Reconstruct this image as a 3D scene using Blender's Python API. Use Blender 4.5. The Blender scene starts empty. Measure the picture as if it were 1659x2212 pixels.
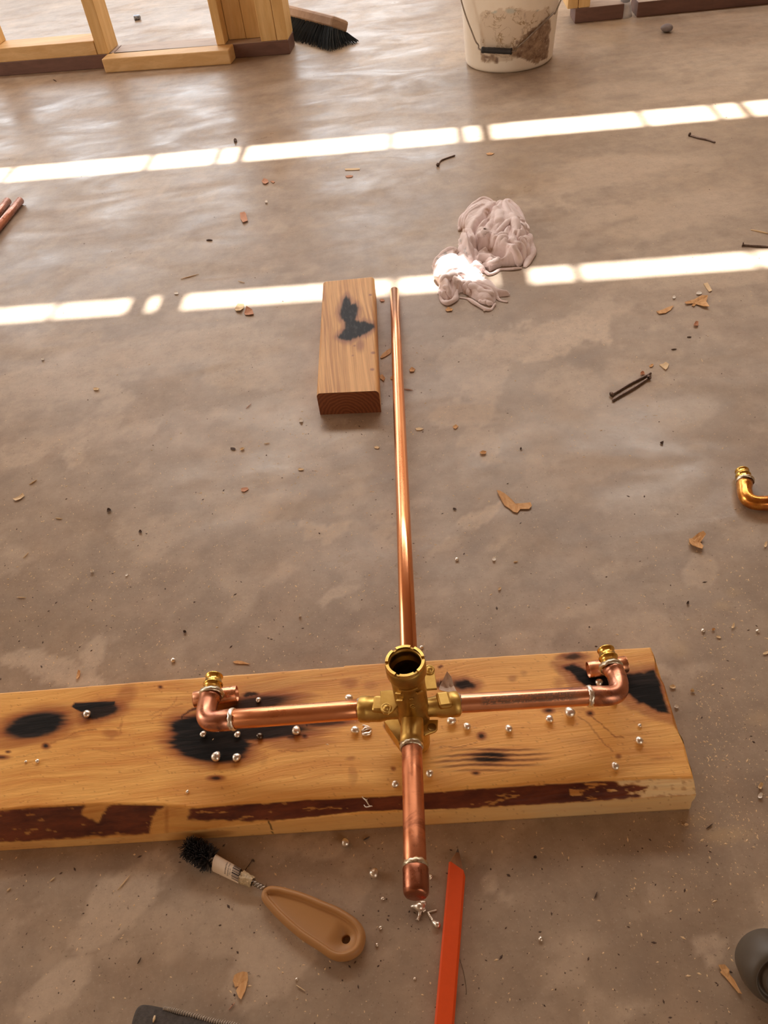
import bpy, bmesh, math, random
import numpy as np
from mathutils import Vector, Matrix
C = bpy.context.scene.collection
PI = math.pi
rnd = random.Random(7)

# ------------------------------------------------------------------ camera
PITCH, ROLL, CAM_H = math.radians(46), math.radians(7.5), 0.690
FPX, W, H = 1660.0, 1659.0, 2212.0
_f = Vector((0, math.cos(PITCH), -math.sin(PITCH)))
_r0 = Vector((1, 0, 0)); _u0 = _r0.cross(_f)
RIGHT = _r0 * math.cos(ROLL) - _u0 * math.sin(ROLL)
UP = RIGHT.cross(_f)
CAM = Vector((0, 0, CAM_H))
cd = bpy.data.cameras.new('camera'); cam = bpy.data.objects.new('camera', cd); C.objects.link(cam)
cam.matrix_world = Matrix.Translation(CAM) @ Matrix((RIGHT, UP, -_f)).transposed().to_4x4()
cd.sensor_fit = 'VERTICAL'; cd.sensor_height = 24; cd.lens = FPX / H * 24
cd.clip_start = 0.02; cd.clip_end = 100
bpy.context.scene.camera = cam

# ------------------------------------------------------------------ light
sc = bpy.context.scene
sc.view_settings.view_transform = 'Standard'; sc.view_settings.look = 'None'
sc.view_settings.gamma = 1; sc.view_settings.use_curve_mapping = False
sc.view_settings.exposure = 0.0
world = bpy.data.worlds.new('sky'); sc.world = world; world.use_nodes = True
wn = world.node_tree; wn.nodes.clear()
wo = wn.nodes.new('ShaderNodeOutputWorld'); wb = wn.nodes.new('ShaderNodeBackground')
wb.inputs[0].default_value = (1.0, 0.74, 0.52, 1); wb.inputs[1].default_value = 0.88
wn.links.new(wb.outputs[0], wo.inputs[0])
SUN_AZ, SUN_EL = math.radians(8), math.radians(62)
SUN = Vector((math.sin(SUN_AZ) * math.cos(SUN_EL), math.cos(SUN_AZ) * math.cos(SUN_EL), math.sin(SUN_EL)))
sl = bpy.data.lights.new('sun', 'SUN'); sl.energy = 24; sl.angle = math.radians(0.50); sl.color = (1, 0.97, 0.90)
so = bpy.data.objects.new('sun', sl); C.objects.link(so)
so.rotation_euler = SUN.to_track_quat('Z', 'Y').to_euler(); so.location = SUN * 8
def area(name, loc, target, sx, sy, power, col):
    l = bpy.data.lights.new(name, 'AREA'); l.shape = 'RECTANGLE'; l.size = sx; l.size_y = sy
    l.energy = power; l.color = col
    o = bpy.data.objects.new(name, l); C.objects.link(o); o.location = loc
    o.rotation_euler = (Vector(loc) - Vector(target)).to_track_quat('Z', 'Y').to_euler()
    return o
# unseen area lights added to bring in daylight from far, above, left and behind
area('far_daylight_fill', (-1.2, 5.9, 1.5), (-0.4, 0.8, 0.2), 4.2, 1.5, 90, (0.80, 0.91, 1.0))  # added light standing in for daylight from the far side
area('overhead_fill', (0.4, 3.1, 2.54), (0.0, 0.9, 0), 3.6, 0.9, 100, (1, 0.95, 0.88))  # added overhead to brighten the middle of the floor
area('left_fill', (-3.6, 1.6, 1.3), (0, 0.8, 0), 1.2, 1.9, 32, (1, 0.94, 0.86))  # added fill light from the left, out of view
area('rear_fill', (1.6, -2.3, 1.1), (0.2, 1.5, 0.2), 1.4, 1.8, 20, (1, 0.88, 0.74))  # added behind the camera to light faces turned towards it

# ------------------------------------------------------------------ helpers
def ray(px, py):
    return (RIGHT * ((px - 829.5) / FPX) - UP * ((py - 1106.0) / FPX) + _f)
def at(px, py, z=0.0):
    """the point of the horizontal plane at height z that the photo shows at this pixel"""
    d = ray(px, py); t = (z - CAM_H) / d.z
    return CAM + d * t
def depth(p): return (Vector(p) - CAM).dot(_f)
def rad(wpx, p): return 0.5 * wpx * depth(p) / FPX
def pix(X, Y, Z):
    x = X; y = Y; z = Z - CAM_H
    c = [np.asarray(x * a.x + y * a.y + z * a.z) for a in (RIGHT, UP, _f)]
    return 829.5 + FPX * c[0] / c[2], 1106.0 - FPX * c[1] / c[2]

def vnoise(x, y, seed=0):
    xi = np.floor(x).astype(np.int64); yi = np.floor(y).astype(np.int64)
    xf = x - xi; yf = y - yi
    def h(a, b):
        n = (a * 374761393 + b * 668265263 + seed * 1442695041) & 0xffffffff
        n = ((n ^ (n >> 13)) * 1274126177) & 0xffffffff
        return ((n ^ (n >> 16)) & 0xffff) / 65535.0
    u = xf * xf * (3 - 2 * xf); v = yf * yf * (3 - 2 * yf)
    return (h(xi, yi) * (1 - u) + h(xi + 1, yi) * u) * (1 - v) + (h(xi, yi + 1) * (1 - u) + h(xi + 1, yi + 1) * u) * v
def fbm(x, y, seed=0, o=4):
    s = 0; a = 0.5; t = 0
    for i in range(o):
        s = s + a * vnoise(x * 2 ** i, y * 2 ** i, seed + i); t += a; a *= 0.5
    return s / t
def sstep(a, b, x):
    t = np.clip((x - a) / (b - a), 0, 1); return t * t * (3 - 2 * t)
def ell(x, y, cx, cy, rx, ry, rot=0):
    c, s = math.cos(math.radians(rot)), math.sin(math.radians(rot))
    dx, dy = x - cx, y - cy
    return 1 - np.sqrt(((dx * c + dy * s) / rx) ** 2 + ((-dx * s + dy * c) / ry) ** 2)
def segd(x, y, pts):
    best = None
    for (ax, ay), (bx, by) in zip(pts[:-1], pts[1:]):
        vx, vy = bx - ax, by - ay; L = vx * vx + vy * vy + 1e-12
        t = np.clip(((x - ax) * vx + (y - ay) * vy) / L, 0, 1)
        d = np.hypot(x - ax - t * vx, y - ay - t * vy)
        best = d if best is None else np.minimum(best, d)
    return best
def inpoly(x, y, poly):
    """signed distance-like: positive inside"""
    ins = np.zeros(np.shape(x), bool); n = len(poly)
    for i in range(n):
        x1, y1 = poly[i]; x2, y2 = poly[(i + 1) % n]
        if y1 == y2: continue
        c = ((y1 > y) != (y2 > y)) & (x < (x2 - x1) * (y - y1) / (y2 - y1) + x1)
        ins ^= c
    d = segd(x, y, list(poly) + [poly[0]])
    return np.where(ins, d, -d)

ORG = {}
def setp(o, **k):
    for a, b in k.items():
        if b is not None: o[a] = b
def thing(name, label, cat, loc, group=None, kind=None):
    o = bpy.data.objects.new(name, None); C.objects.link(o); o.location = loc; o.empty_display_size = 0.02
    setp(o, label=label, category=cat, group=group, kind=kind); ORG[o.name] = Vector(loc); return o
def mesh(name, verts, faces, m, parent=None, smooth=True, label=None, cat=None, group=None, kind=None, org=None, attr=None):
    """world-space verts -> one object; a part shares its thing's origin, a thing has its own at its base"""
    if parent is not None: org = ORG[parent.name]
    elif org is None:
        a = np.array([tuple(v) for v in verts]); org = Vector((a[:, 0].mean(), a[:, 1].mean(), a[:, 2].min()))
    org = Vector(org)
    me = bpy.data.meshes.new(name)
    me.from_pydata([(v[0] - org.x, v[1] - org.y, v[2] - org.z) for v in verts], [], faces)
    bm = bmesh.new(); bm.from_mesh(me); bmesh.ops.recalc_face_normals(bm, faces=bm.faces); bm.to_mesh(me); bm.free()
    if attr is not None:
        ca = me.color_attributes.new('marks', 'FLOAT_COLOR', 'POINT')
        ca.data.foreach_set('color', np.asarray(attr, np.float32).ravel())
    if smooth: me.polygons.foreach_set('use_smooth', [True] * len(me.polygons))
    me.materials.append(m)
    o = bpy.data.objects.new(name, me); C.objects.link(o)
    if parent is not None: o.parent = parent
    else: o.location = org
    ORG[o.name] = org
    setp(o, label=label, category=cat, group=group, kind=kind)
    return o
class MB:
    def __init__(s): s.v = []; s.f = []
    def add(s, v, f):
        n = len(s.v); s.v += [tuple(q) for q in v]; s.f += [tuple(i + n for i in q) for q in f]; return s
    def build(s, name, m, parent=None, **k): return mesh(name, s.v, s.f, m, parent, **k)
def frames(pts):
    pts = [Vector(p) for p in pts]; T = []
    for i in range(len(pts)):
        a = pts[max(i - 1, 0)]; b = pts[min(i + 1, len(pts) - 1)]; T.append((b - a).normalized())
    ref = Vector((0, 0, 1)) if abs(T[0].z) < 0.9 else Vector((0, 1, 0))
    n = (ref - T[0] * ref.dot(T[0])).normalized(); out = []
    for t in T:
        n = (n - t * n.dot(t)).normalized(); out.append((n, t.cross(n), t))
    return pts, out
def tube(pts, r, seg=20, cap=True, wob=0, sx=1.0):
    pts, fr = frames(pts); v = []; f = []
    rs = r if isinstance(r, (list, tuple)) else [r] * len(pts)
    for i, (p, (n, b, t)) in enumerate(zip(pts, fr)):
        for k in range(seg):
            a = 2 * PI * k / seg; rr = rs[i] * (1 + (wob * (rnd.random() - .5) if wob else 0))
            v.append(p + n * (math.cos(a) * rr) + b * (math.sin(a) * rr * sx))
    for i in range(len(pts) - 1):
        for k in range(seg):
            f.append((i * seg + k, i * seg + (k + 1) % seg, (i + 1) * seg + (k + 1) % seg, (i + 1) * seg + k))
    if cap:
        f.append(tuple(range(seg))[::-1]); f.append(tuple((len(pts) - 1) * seg + k for k in range(seg)))
    return v, f
def lathe(p0, d, prof, seg=40, closed=False):
    """profile [(distance along d, radius)] turned about the axis"""
    d = Vector(d).normalized(); ref = Vector((0, 0, 1)) if abs(d.z) < .9 else Vector((0, 1, 0))
    n = (ref - d * ref.dot(d)).normalized(); b = d.cross(n); v = []; f = []; p0 = Vector(p0)
    for t, r in prof:
        for k in range(seg):
            a = 2 * PI * k / seg; v.append(p0 + d * t + (n * math.cos(a) + b * math.sin(a)) * max(r, 1e-5))
    m = len(prof)
    for i in range(m if closed else m - 1):
        j = (i + 1) % m
        for k in range(seg):
            f.append((i * seg + k, i * seg + (k + 1) % seg, j * seg + (k + 1) % seg, j * seg + k))
    return v, f
def pipe(p0, p1, ro, ri, seg=40, ends=0.0006):
    p0 = Vector(p0); L = (Vector(p1) - p0).length; e = ends
    return lathe(p0, Vector(p1) - p0, [(e, ro), (L * .25, ro), (L * .5, ro), (L * .75, ro), (L - e, ro), (L, ro - e), (L, ri + e), (L - e, ri), (e, ri), (0, ri + e), (0, ro - e)], seg, True)
def prism(poly, z0, z1, bev=0.0):
    """horizontal slab under a plan outline (world xy), its rims eased"""
    n = len(poly); cx = sum(p[0] for p in poly) / n; cy = sum(p[1] for p in poly) / n
    def ring(z, s): return [(p[0] - (p[0] - cx) * s / max(1e-6, math.hypot(p[0] - cx, p[1] - cy)), p[1] - (p[1] - cy) * s / max(1e-6, math.hypot(p[0] - cx, p[1] - cy)), z) for p in poly]
    R = [ring(z0, bev), ring(z0 + bev, 0), ring(z1 - bev, 0), ring(z1, bev)] if bev else [ring(z0, 0), ring(z1, 0)]
    v = sum(R, []); f = []
    for i in range(len(R) - 1):
        for k in range(n): f.append((i * n + k, i * n + (k + 1) % n, (i + 1) * n + (k + 1) % n, (i + 1) * n + k))
    f.append(tuple(range(n))[::-1]); f.append(tuple((len(R) - 1) * n + k for k in range(n)))
    return v, f
def box(o, ex, ey, ez, bev=0.0015):
    """box from corner o along three edge vectors, edges eased"""
    o, ex, ey, ez = map(Vector, (o, ex, ey, ez)); bm = bmesh.new()
    vs = [bm.verts.new(o + ex * a + ey * b + ez * c) for a in (0, 1) for b in (0, 1) for c in (0, 1)]
    for q in ((0, 1, 3, 2), (4, 6, 7, 5), (0, 4, 5, 1), (2, 3, 7, 6), (0, 2, 6, 4), (1, 5, 7, 3)): bm.faces.new([vs[i] for i in q])
    bmesh.ops.recalc_face_normals(bm, faces=bm.faces)
    if bev: bmesh.ops.bevel(bm, geom=list(bm.edges), offset=bev, segments=2, affect='EDGES', profile=0.5)
    bm.verts.index_update(); v = [tuple(x.co) for x in bm.verts]; f = [tuple(x.index for x in q.verts) for q in bm.faces]; bm.free()
    return v, f
def bez(a, b, c, d, n):
    a, b, c, d = map(Vector, (a, b, c, d)); o = []
    for i in range(n + 1):
        t = i / n; s = 1 - t; o.append(a * s ** 3 + b * 3 * s * s * t + c * 3 * s * t * t + d * t ** 3)
    return o
def smoothpts(pts, n=6):
    pts = [Vector(p) for p in pts]; o = []
    for i in range(len(pts) - 1):
        p0 = pts[max(i - 1, 0)]; p1 = pts[i]; p2 = pts[i + 1]; p3 = pts[min(i + 2, len(pts) - 1)]
        for k in range(n):
            t = k / n
            o.append(0.5 * ((2 * p1) + (p2 - p0) * t + (2 * p0 - 5 * p1 + 4 * p2 - p3) * t * t + (3 * p1 - p0 - 3 * p2 + p3) * t ** 3))
    o.append(pts[-1]); return o

# ------------------------------------------------------------------ materials
class NT:
    def __init__(s, name, rough=0.5, metal=0.0, spec=0.5):
        s.m = bpy.data.materials.new(name); s.m.use_nodes = True; s.t = s.m.node_tree
        s.b = s.t.nodes['Principled BSDF']; s.b.inputs['Roughness'].default_value = rough
        s.b.inputs['Metallic'].default_value = metal; s.b.inputs['Specular IOR Level'].default_value = spec
        s.tc = s.t.nodes.new('ShaderNodeTexCoord')
    def link(s, a, b): s.t.links.new(a, b)
    def put(s, sock, v):
        if hasattr(v, 'node') or isinstance(v, bpy.types.NodeSocket): s.link(v, sock)
        else:
            if isinstance(v, (tuple, list)) and len(v) == 3 and sock.type == 'RGBA': v = (*v, 1)
            sock.default_value = v
    def mapc(s, scale, rot=(0, 0, 0), src='Object', warp=0.0):
        mp = s.t.nodes.new('ShaderNodeMapping'); v = s.tc.outputs[src]
        if warp:
            nz = s.t.nodes.new('ShaderNodeTexNoise'); nz.inputs['Scale'].default_value = 6; s.link(v, nz.inputs['Vector'])
            ma = s.t.nodes.new('ShaderNodeVectorMath'); ma.operation = 'MULTIPLY_ADD'
            s.link(nz.outputs['Color'], ma.inputs[0]); ma.inputs[1].default_value = (warp,) * 3; s.link(v, ma.inputs[2]); v = ma.outputs[0]
        mp.inputs['Scale'].default_value = scale; mp.inputs['Rotation'].default_value = rot
        s.link(v, mp.inputs['Vector']); return mp.outputs[0]
    def noise(s, vec, scale=5, detail=4, rough=0.55, dist=0.0):
        n = s.t.nodes.new('ShaderNodeTexNoise'); s.link(vec, n.inputs['Vector'])
        for k, v in (('Scale', scale), ('Detail', detail), ('Roughness', rough), ('Distortion', dist)): n.inputs[k].default_value = v
        return n.outputs['Fac']
    def voro(s, vec, scale=5, feat='F1'):
        n = s.t.nodes.new('ShaderNodeTexVoronoi'); n.feature = feat; s.link(vec, n.inputs['Vector']); n.inputs['Scale'].default_value = scale
        return n.outputs['Distance']
    def wave(s, vec, scale, dist=4, det=2, dsc=1, direction='Y', typ='BANDS'):
        n = s.t.nodes.new('ShaderNodeTexWave'); n.wave_type = typ; s.link(vec, n.inputs['Vector'])
        if typ == 'BANDS': n.bands_direction = direction
        else: n.rings_direction = direction
        for k, v in (('Scale', scale), ('Distortion', dist), ('Detail', det), ('Detail Scale', dsc)): n.inputs[k].default_value = v
        return n.outputs['Fac']
    def rng(s, v, a, b, c=0.0, d=1.0):
        n = s.t.nodes.new('ShaderNodeMapRange'); s.link(v, n.inputs[0])
        for i, q in enumerate((a, b, c, d)): n.inputs[i + 1].default_value = q
        return n.outputs[0]
    def mix(s, fac, a, b, blend='MIX'):
        n = s.t.nodes.new('ShaderNodeMix'); n.data_type = 'RGBA'; n.blend_type = blend
        s.put(n.inputs[0], fac); s.put(n.inputs[6], a); s.put(n.inputs[7], b); return n.outputs[2]
    def math(s, op, a, b=0.0):
        n = s.t.nodes.new('ShaderNodeMath'); n.operation = op; s.put(n.inputs[0], a); s.put(n.inputs[1], b); return n.outputs[0]
    def ramp(s, v, stops):
        n = s.t.nodes.new('ShaderNodeValToRGB'); s.link(v, n.inputs[0]); e = n.color_ramp.elements
        while len(e) < len(stops): e.new(0.5)
        for q, (p, c) in zip(e, stops): q.position = p; q.color = (*c, 1)
        return n.outputs[0]
    def attr(s):
        n = s.t.nodes.new('ShaderNodeAttribute'); n.attribute_name = 'marks'
        q = s.t.nodes.new('ShaderNodeSeparateColor'); s.link(n.outputs['Color'], q.inputs[0]); s.alpha = n.outputs['Alpha']; return q.outputs
    def bump(s, h, strength=0.3, dist=0.001):
        n = s.t.nodes.new('ShaderNodeBump'); n.inputs['Strength'].default_value = strength; n.inputs['Distance'].default_value = dist
        s.link(h, n.inputs['Height']); s.link(n.outputs[0], s.b.inputs['Normal']); return n
    def col(s, v): s.put(s.b.inputs['Base Color'], v)
    def rough(s, v): s.put(s.b.inputs['Roughness'], v)
def plain(name, c, rough=0.6, metal=0, scale=40, var=0.15, bump=0.0, spec=0.5):
    n = NT(name, rough, metal, spec); v = n.mapc((1, 1, 1)); z = n.noise(v, scale, 3)
    n.col(n.mix(z, tuple(q * (1 - var) for q in c), tuple(min(1, q * (1 + var)) for q in c)))
    if bump: n.bump(z, 0.5, bump)
    return n.m
def wood(name, a, b, grain=(4, 60, 60), rough=0.6, knots=True, warp=0.03, marks=None, bstr=0.25):
    """a light and b dark grain colour; grain runs along the axis with the small scale"""
    n = NT(name, rough); v = n.mapc(grain, warp=warp)
    w = n.noise(v, 1.0, 5, 0.6, 0.6); fine = n.noise(v, 4.0, 3, 0.7)
    c = n.mix(n.rng(w, 0.38, 0.62), a, b)
    c = n.mix(n.rng(fine, 0.35, 0.75, 0, 0.35), c, tuple(q * 0.72 for q in b))
    big = n.noise(n.mapc((5, 5, 5)), 1.0, 3)
    c = n.mix(n.rng(big, 0.35, 0.7, 0, 0.4), c, tuple(q * 1.12 for q in a))
    n.bump(fine, bstr, 0.0008)
    if marks: c = marks(n, c, v)
    n.col(c); return n.m

def m_floor():
    n = NT('concrete', 0.4, 0, 0.5); P = n.mapc((1, 1, 1)); r, g, b = n.attr()[:3]
    c = n.mix(n.rng(n.noise(P, 2.2, 6, 0.6, 0.4), 0.3, 0.7), (0.350, 0.260, 0.182), (0.470, 0.365, 0.268))
    c = n.mix(n.rng(n.noise(P, 7, 6, 0.65, 1.2), 0.45, 0.7, 0, 0.45), c, (0.44, 0.305, 0.205))
    c = n.mix(n.rng(n.noise(P, 24, 6, 0.72), 0.38, 0.68, 0, 0.6), c, (0.23, 0.165, 0.12))
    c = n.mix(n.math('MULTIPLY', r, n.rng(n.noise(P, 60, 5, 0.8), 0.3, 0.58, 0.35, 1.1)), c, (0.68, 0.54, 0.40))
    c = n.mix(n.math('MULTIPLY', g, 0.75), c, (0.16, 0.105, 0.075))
    c = n.mix(b, c, (0.56, 0.40, 0.22))
    c = n.mix(n.rng(n.noise(P, 380, 3, 0.75), 0.60, 0.74, 0, 0.5), c, (0.60, 0.50, 0.40))
    c = n.mix(n.rng(n.noise(P, 260, 2, 0.7), 0.64, 0.74, 0, 0.65), c, (0.13, 0.09, 0.065))
    n.col(c)
    ro = n.rng(n.noise(n.mapc((1, 2.2, 1)), 4.5, 6, 0.65, 0.8), 0.32, 0.66, 0.27, 0.56)
    n.rough(n.math('ADD', ro, n.math('MULTIPLY', r, 0.15)))
    h = n.math('ADD', n.math('MULTIPLY', n.noise(n.mapc((1, 1.5, 1), warp=0.08), 11, 5, 0.6), 1.0), n.math('MULTIPLY', n.noise(P, 260, 3), 0.10))
    n.bump(h, 0.16, 0.004); return n.m
M = {}
M['floor'] = m_floor()
def board_marks(n, c, v):
    r, g, b = n.attr()[:3]
    st = n.noise(n.mapc((10, 150, 60), warp=0.02), 1.0, 4, 0.6)
    c = n.mix(n.math('MULTIPLY', n.alpha, n.rng(st, 0.25, 0.65, 0.55, 1.0)), c, (0.90, 0.72, 0.40))
    c = n.mix(n.math('MULTIPLY', g, n.rng(st, 0.3, 0.6, 0.7, 1.0)), c, (0.34, 0.085, 0.010))
    c = n.mix(b, c, n.mix(n.rng(n.noise(n.mapc((18, 60, 60)), 1, 4, 0.7), 0.35, 0.65), (0.070, 0.012, 0.006), (0.20, 0.045, 0.014)))
    ch = n.mix(n.rng(n.noise(n.mapc((25, 200, 60)), 1, 3), 0.45, 0.75), (0.006, 0.005, 0.005), (0.030, 0.022, 0.020))
    c = n.mix(r, c, ch)
    n.rough(n.mix(r, (0.42,) * 3, (0.66,) * 3)); n.link(n.rng(r, 0, 1, .5, .18), n.b.inputs['Specular IOR Level']); return c
M['board'] = wood('scorched_pine', (0.95, 0.53, 0.145), (0.74, 0.31, 0.062), (7, 130, 60), 0.42, marks=board_marks, bstr=0.35)
def block_marks(n, c, v):
    r, g, b = n.attr()[:3]
    c = n.mix(n.math('MULTIPLY', g, 0.85), c, (0.26, 0.085, 0.05))
    c = n.mix(b, c, n.mix(n.rng(n.wave(n.mapc((1, 1, 1), warp=0.01), 60, 3, 2, 2, 'Y', 'RINGS'), 0.2, 0.8), (0.26, 0.085, 0.03), (0.18, 0.052, 0.018)))
    c = n.mix(r, c, n.mix(n.rng(n.noise(n.mapc((200, 60, 60)), 1, 3), 0.5, 0.7), (0.010, 0.010, 0.013), (0.05, 0.047, 0.05))); n.link(n.rng(r, 0, 1, .5, .2), n.b.inputs['Specular IOR Level']); return c
M['block'] = wood('offcut_fir', (0.84, 0.49, 0.19), (0.46, 0.20, 0.06), (230, 4, 60), 0.55, warp=0.006, marks=block_marks, bstr=0.6)
M['pine'] = wood('pine_stud', (0.82, 0.56, 0.25), (0.70, 0.43, 0.16), (45, 45, 4))
M['pine_flat'] = wood('pine_flat', (0.80, 0.54, 0.26), (0.68, 0.41, 0.16), (5, 45, 45))
def dusty(n, c, v):
    g = n.t.nodes.new('ShaderNodeNewGeometry'); q = n.t.nodes.new('ShaderNodeSeparateXYZ'); n.link(g.outputs['True Normal'], q.inputs[0])
    d = n.math('MULTIPLY', n.rng(q.outputs[2], .8, .95), n.rng(n.noise(n.mapc((14, 40, 1)), 1, 4), .25, .5, .55, 1)); return n.mix(d, c, (0.46, 0.36, 0.29))
M['treated'] = wood('treated_plate', (0.20, 0.10, 0.072), (0.14, 0.07, 0.052), (5, 45, 45), marks=dusty)
M['treated_top'] = plain('dusty_plate_top', (0.45, 0.34, 0.27), 0.8)
M['broomwood'] = wood('broom_wood', (0.42, 0.28, 0.18), (0.34, 0.21, 0.13), (6, 40, 40))
M['pencilwood'] = wood('pencil_cedar', (0.34, 0.17, 0.075), (0.24, 0.11, 0.05), (120, 20, 60))
M['graphite'] = plain('graphite', (0.10, 0.075, 0.065), 0.4)
M['pencilpaint'] = plain('orange_red_paint', (0.74, 0.078, 0.006), 0.45, 0, 200, 0.06)
def metal(name, base, alt, rough, scale=30, stains=None, st=(1, 1, 1)):
    n = NT(name, rough, 1.0); P = n.mapc(st); z = n.noise(P, scale, 5, 0.6, 0.5)
    c = n.mix(n.rng(z, 0.35, 0.68), base, alt)
    if stains: c = n.mix(n.rng(n.noise(P, stains[1], 5, 0.65, 1.0), 0.52, 0.66, 0, 0.85), c, stains[0])
    n.col(c); n.rough(n.rng(n.noise(P, scale * 3, 4), 0.3, 0.7, rough * 0.75, rough * 1.45))
    n.bump(n.noise(P, 120, 3), 0.03, 0.0004); return n.m
M['copper'] = metal('copper', (0.88, 0.40, 0.20), (0.80, 0.34, 0.17), 0.27, 18)
M['copper_riser'] = metal('riser_copper', (0.92, 0.44, 0.22), (0.80, 0.33, 0.15), 0.20, 26, None, (1, .06, 1))
M['copper_pink'] = metal('sanded_copper', (0.90, 0.45, 0.27), (0.78, 0.34, 0.19), 0.30, 30, ((0.55, 0.22, 0.11), 28))
M['copper_tub'] = metal('browned_copper', (0.70, 0.29, 0.155), (0.60, 0.23, 0.11), 0.36, 22, ((0.36, 0.13, 0.07), 60))
M['copper_heat'] = metal('heated_copper', (0.62, 0.28, 0.17), (0.50, 0.22, 0.14), 0.30, 40, ((0.26, 0.13, 0.11), 70))
M['copper_cap'] = metal('cap_copper', (0.42, 0.17, 0.10), (0.34, 0.125, 0.07), 0.28, 60)
M['copper_amber'] = metal('amber_copper', (0.80, 0.38, 0.08), (0.55, 0.20, 0.06), 0.22, 50)
def m_printed():
    n = NT('printed_copper', .28, 1.0); P = n.mapc((1, 1, 1)); r, g, b = n.attr()[:3]
    c = n.mix(n.rng(n.noise(P, 30, 5), .35, .68), (0.90, 0.45, 0.27), (0.72, 0.30, 0.16)); c = n.mix(g, c, (.20, .11, .13)); c = n.mix(n.math('MULTIPLY', r, .72), c, (.10, .085, .075)); n.col(c)
    n.link(n.math('SUBTRACT', 1.0, n.math('MULTIPLY', r, .6)), n.b.inputs['Metallic']); return n.m
M['copper_printed'] = m_printed()
M['brass'] = metal('cast_brass', (0.70, 0.47, 0.145), (0.55, 0.34, 0.09), 0.38, 60)
M['brass_body'] = metal('cast_brass_body', (0.52, 0.335, 0.10), (0.38, 0.23, 0.06), 0.40, 50)
M['brass_bright'] = metal('bright_brass', (0.86, 0.58, 0.16), (0.70, 0.42, 0.09), 0.16, 60)
M['brass_dark'] = metal('shaded_brass', (0.30, 0.17, 0.05), (0.22, 0.12, 0.035), 0.4, 60)  # darker copy of the brass, standing in for shade in recesses
M['solder'] = metal('solder', (0.92, 0.87, 0.78), (0.78, 0.70, 0.60), 0.33, 260)
M['solder_ring'] = metal('solder_fillet', (0.80, 0.74, 0.60), (0.50, 0.40, 0.26), 0.32, 200)
M['solder_dark'] = metal('sooted_solder', (0.10, 0.08, 0.07), (0.2, 0.16, 0.12), 0.3, 200)
M['nail'] = metal('nail_steel', (0.16, 0.11, 0.09), (0.26, 0.20, 0.17), 0.45, 300)
M['wire'] = metal('galvanised_wire', (0.42, 0.37, 0.32), (0.30, 0.26, 0.22), 0.4, 100)
M['leadink'] = plain('black_print', (0.05, 0.035, 0.03), 0.7)
M['chip'] = wood('wood_chip', (0.74, 0.44, 0.20), (0.58, 0.29, 0.10), (200, 60, 60), 0.7)
M['chip_pale'] = plain('pale_splinter', (0.80, 0.60, 0.36), 0.75)
M['chip_red'] = plain('reddish_chip', (0.60, 0.30, 0.18), 0.75)
M['chip_dark'] = plain('dark_crumb', (0.09, 0.055, 0.04), 0.8)
M['grit_white'] = plain('plaster_crumb', (0.86, 0.80, 0.72), 0.8)
M['paper'] = plain('dusty_paper', (0.55, 0.42, 0.33), 0.8, 0, 200, 0.25)
M['tan'] = plain('tan_plastic', (0.44, 0.22, 0.075), 0.5, 0, 60, 0.05)
M['bristle'] = plain('black_bristle', (0.018, 0.014, 0.013), 0.6)
M['broom_bristle'] = plain('broom_bristle', (0.010, 0.012, 0.012), 0.7)
M['label'] = plain('white_label', (0.80, 0.66, 0.50), 0.6, 0, 120, 0.08)
M['clear'] = plain('crinkled_tape', (0.66, 0.52, 0.32), 0.25, 0, 500, 0.5, 0.0015)
M['greyplastic'] = plain('dark_grey_plastic', (0.085, 0.068, 0.050), 0.5, 0, 60, 0.08)
M['plastic_shade'] = plain('shaded_plastic', (0.05, 0.03, 0.02), 0.7)  # darker plastic standing in for shade inside the opening
M['mat'] = plain('worn_grey_fabric', (0.060, 0.048, 0.040), 0.9, 0, 380, 0.6, 0.002)
M['thread'] = plain('pale_stitching', (0.40, 0.33, 0.26), 0.8, 0, 500, 0.5, 0.001)
M['pvc'] = plain('grey_conduit', (0.36, 0.37, 0.40), 0.4)
M['tape'] = plain('white_tape', (0.68, 0.68, 0.70), 0.6, 0, 90, 0.2, 0.002)
M['stone'] = plain('grey_pebble', (0.30, 0.27, 0.28), 0.8, 0, 120, 0.3)
M['bluescrap'] = metal('blue_grey_scrap', (0.10, 0.14, 0.24), (0.6, 0.65, 0.7), 0.35, 160)
M['grip'] = plain('black_grip', (0.03, 0.03, 0.032), 0.5)
M['hair'] = plain('dark_hair', (0.06, 0.035, 0.02), 0.6)
def m_bucket():
    n = NT('bucket_plastic', 0.38); P = n.mapc((1, 1, 1)); r, g, b = n.attr()[:3]
    c = n.mix(n.rng(n.noise(P, 14, 4), 0.3, 0.7), (0.97, 0.90, 0.78), (0.92, 0.83, 0.70))
    z = n.noise(P, 34, 5, 0.7, 1.0)
    st = n.mix(n.rng(z, 0.42, 0.55), (0.72, 0.62, 0.50), (0.42, 0.27, 0.14))
    c = n.mix(r, c, n.mix(n.math('MULTIPLY', r, 0.8), (0.82, 0.72, 0.59), (0.76, 0.65, 0.52)))
    crack = n.rng(n.math('ABSOLUTE', n.math('SUBTRACT', n.noise(P, 22, 4, .6, 1.2), .5)), 0.0, 0.03, 1, 0)
    c = n.mix(n.math('MULTIPLY', n.math('MULTIPLY', r, crack), n.rng(n.noise(P, 26, 4), 0.42, 0.56)), c, (0.36, 0.23, 0.10))
    c = n.mix(g, c, n.mix(n.rng(n.noise(P, 60, 4, 0.7), 0.35, 0.65), (0.18, 0.10, 0.068), (0.46, 0.33, 0.22)))
    c = n.mix(b, c, (0.55, 0.60, 0.55))
    n.col(c); n.b.inputs['Subsurface Weight'].default_value = 0.0; return n.m
M['bucket'] = m_bucket()
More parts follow.
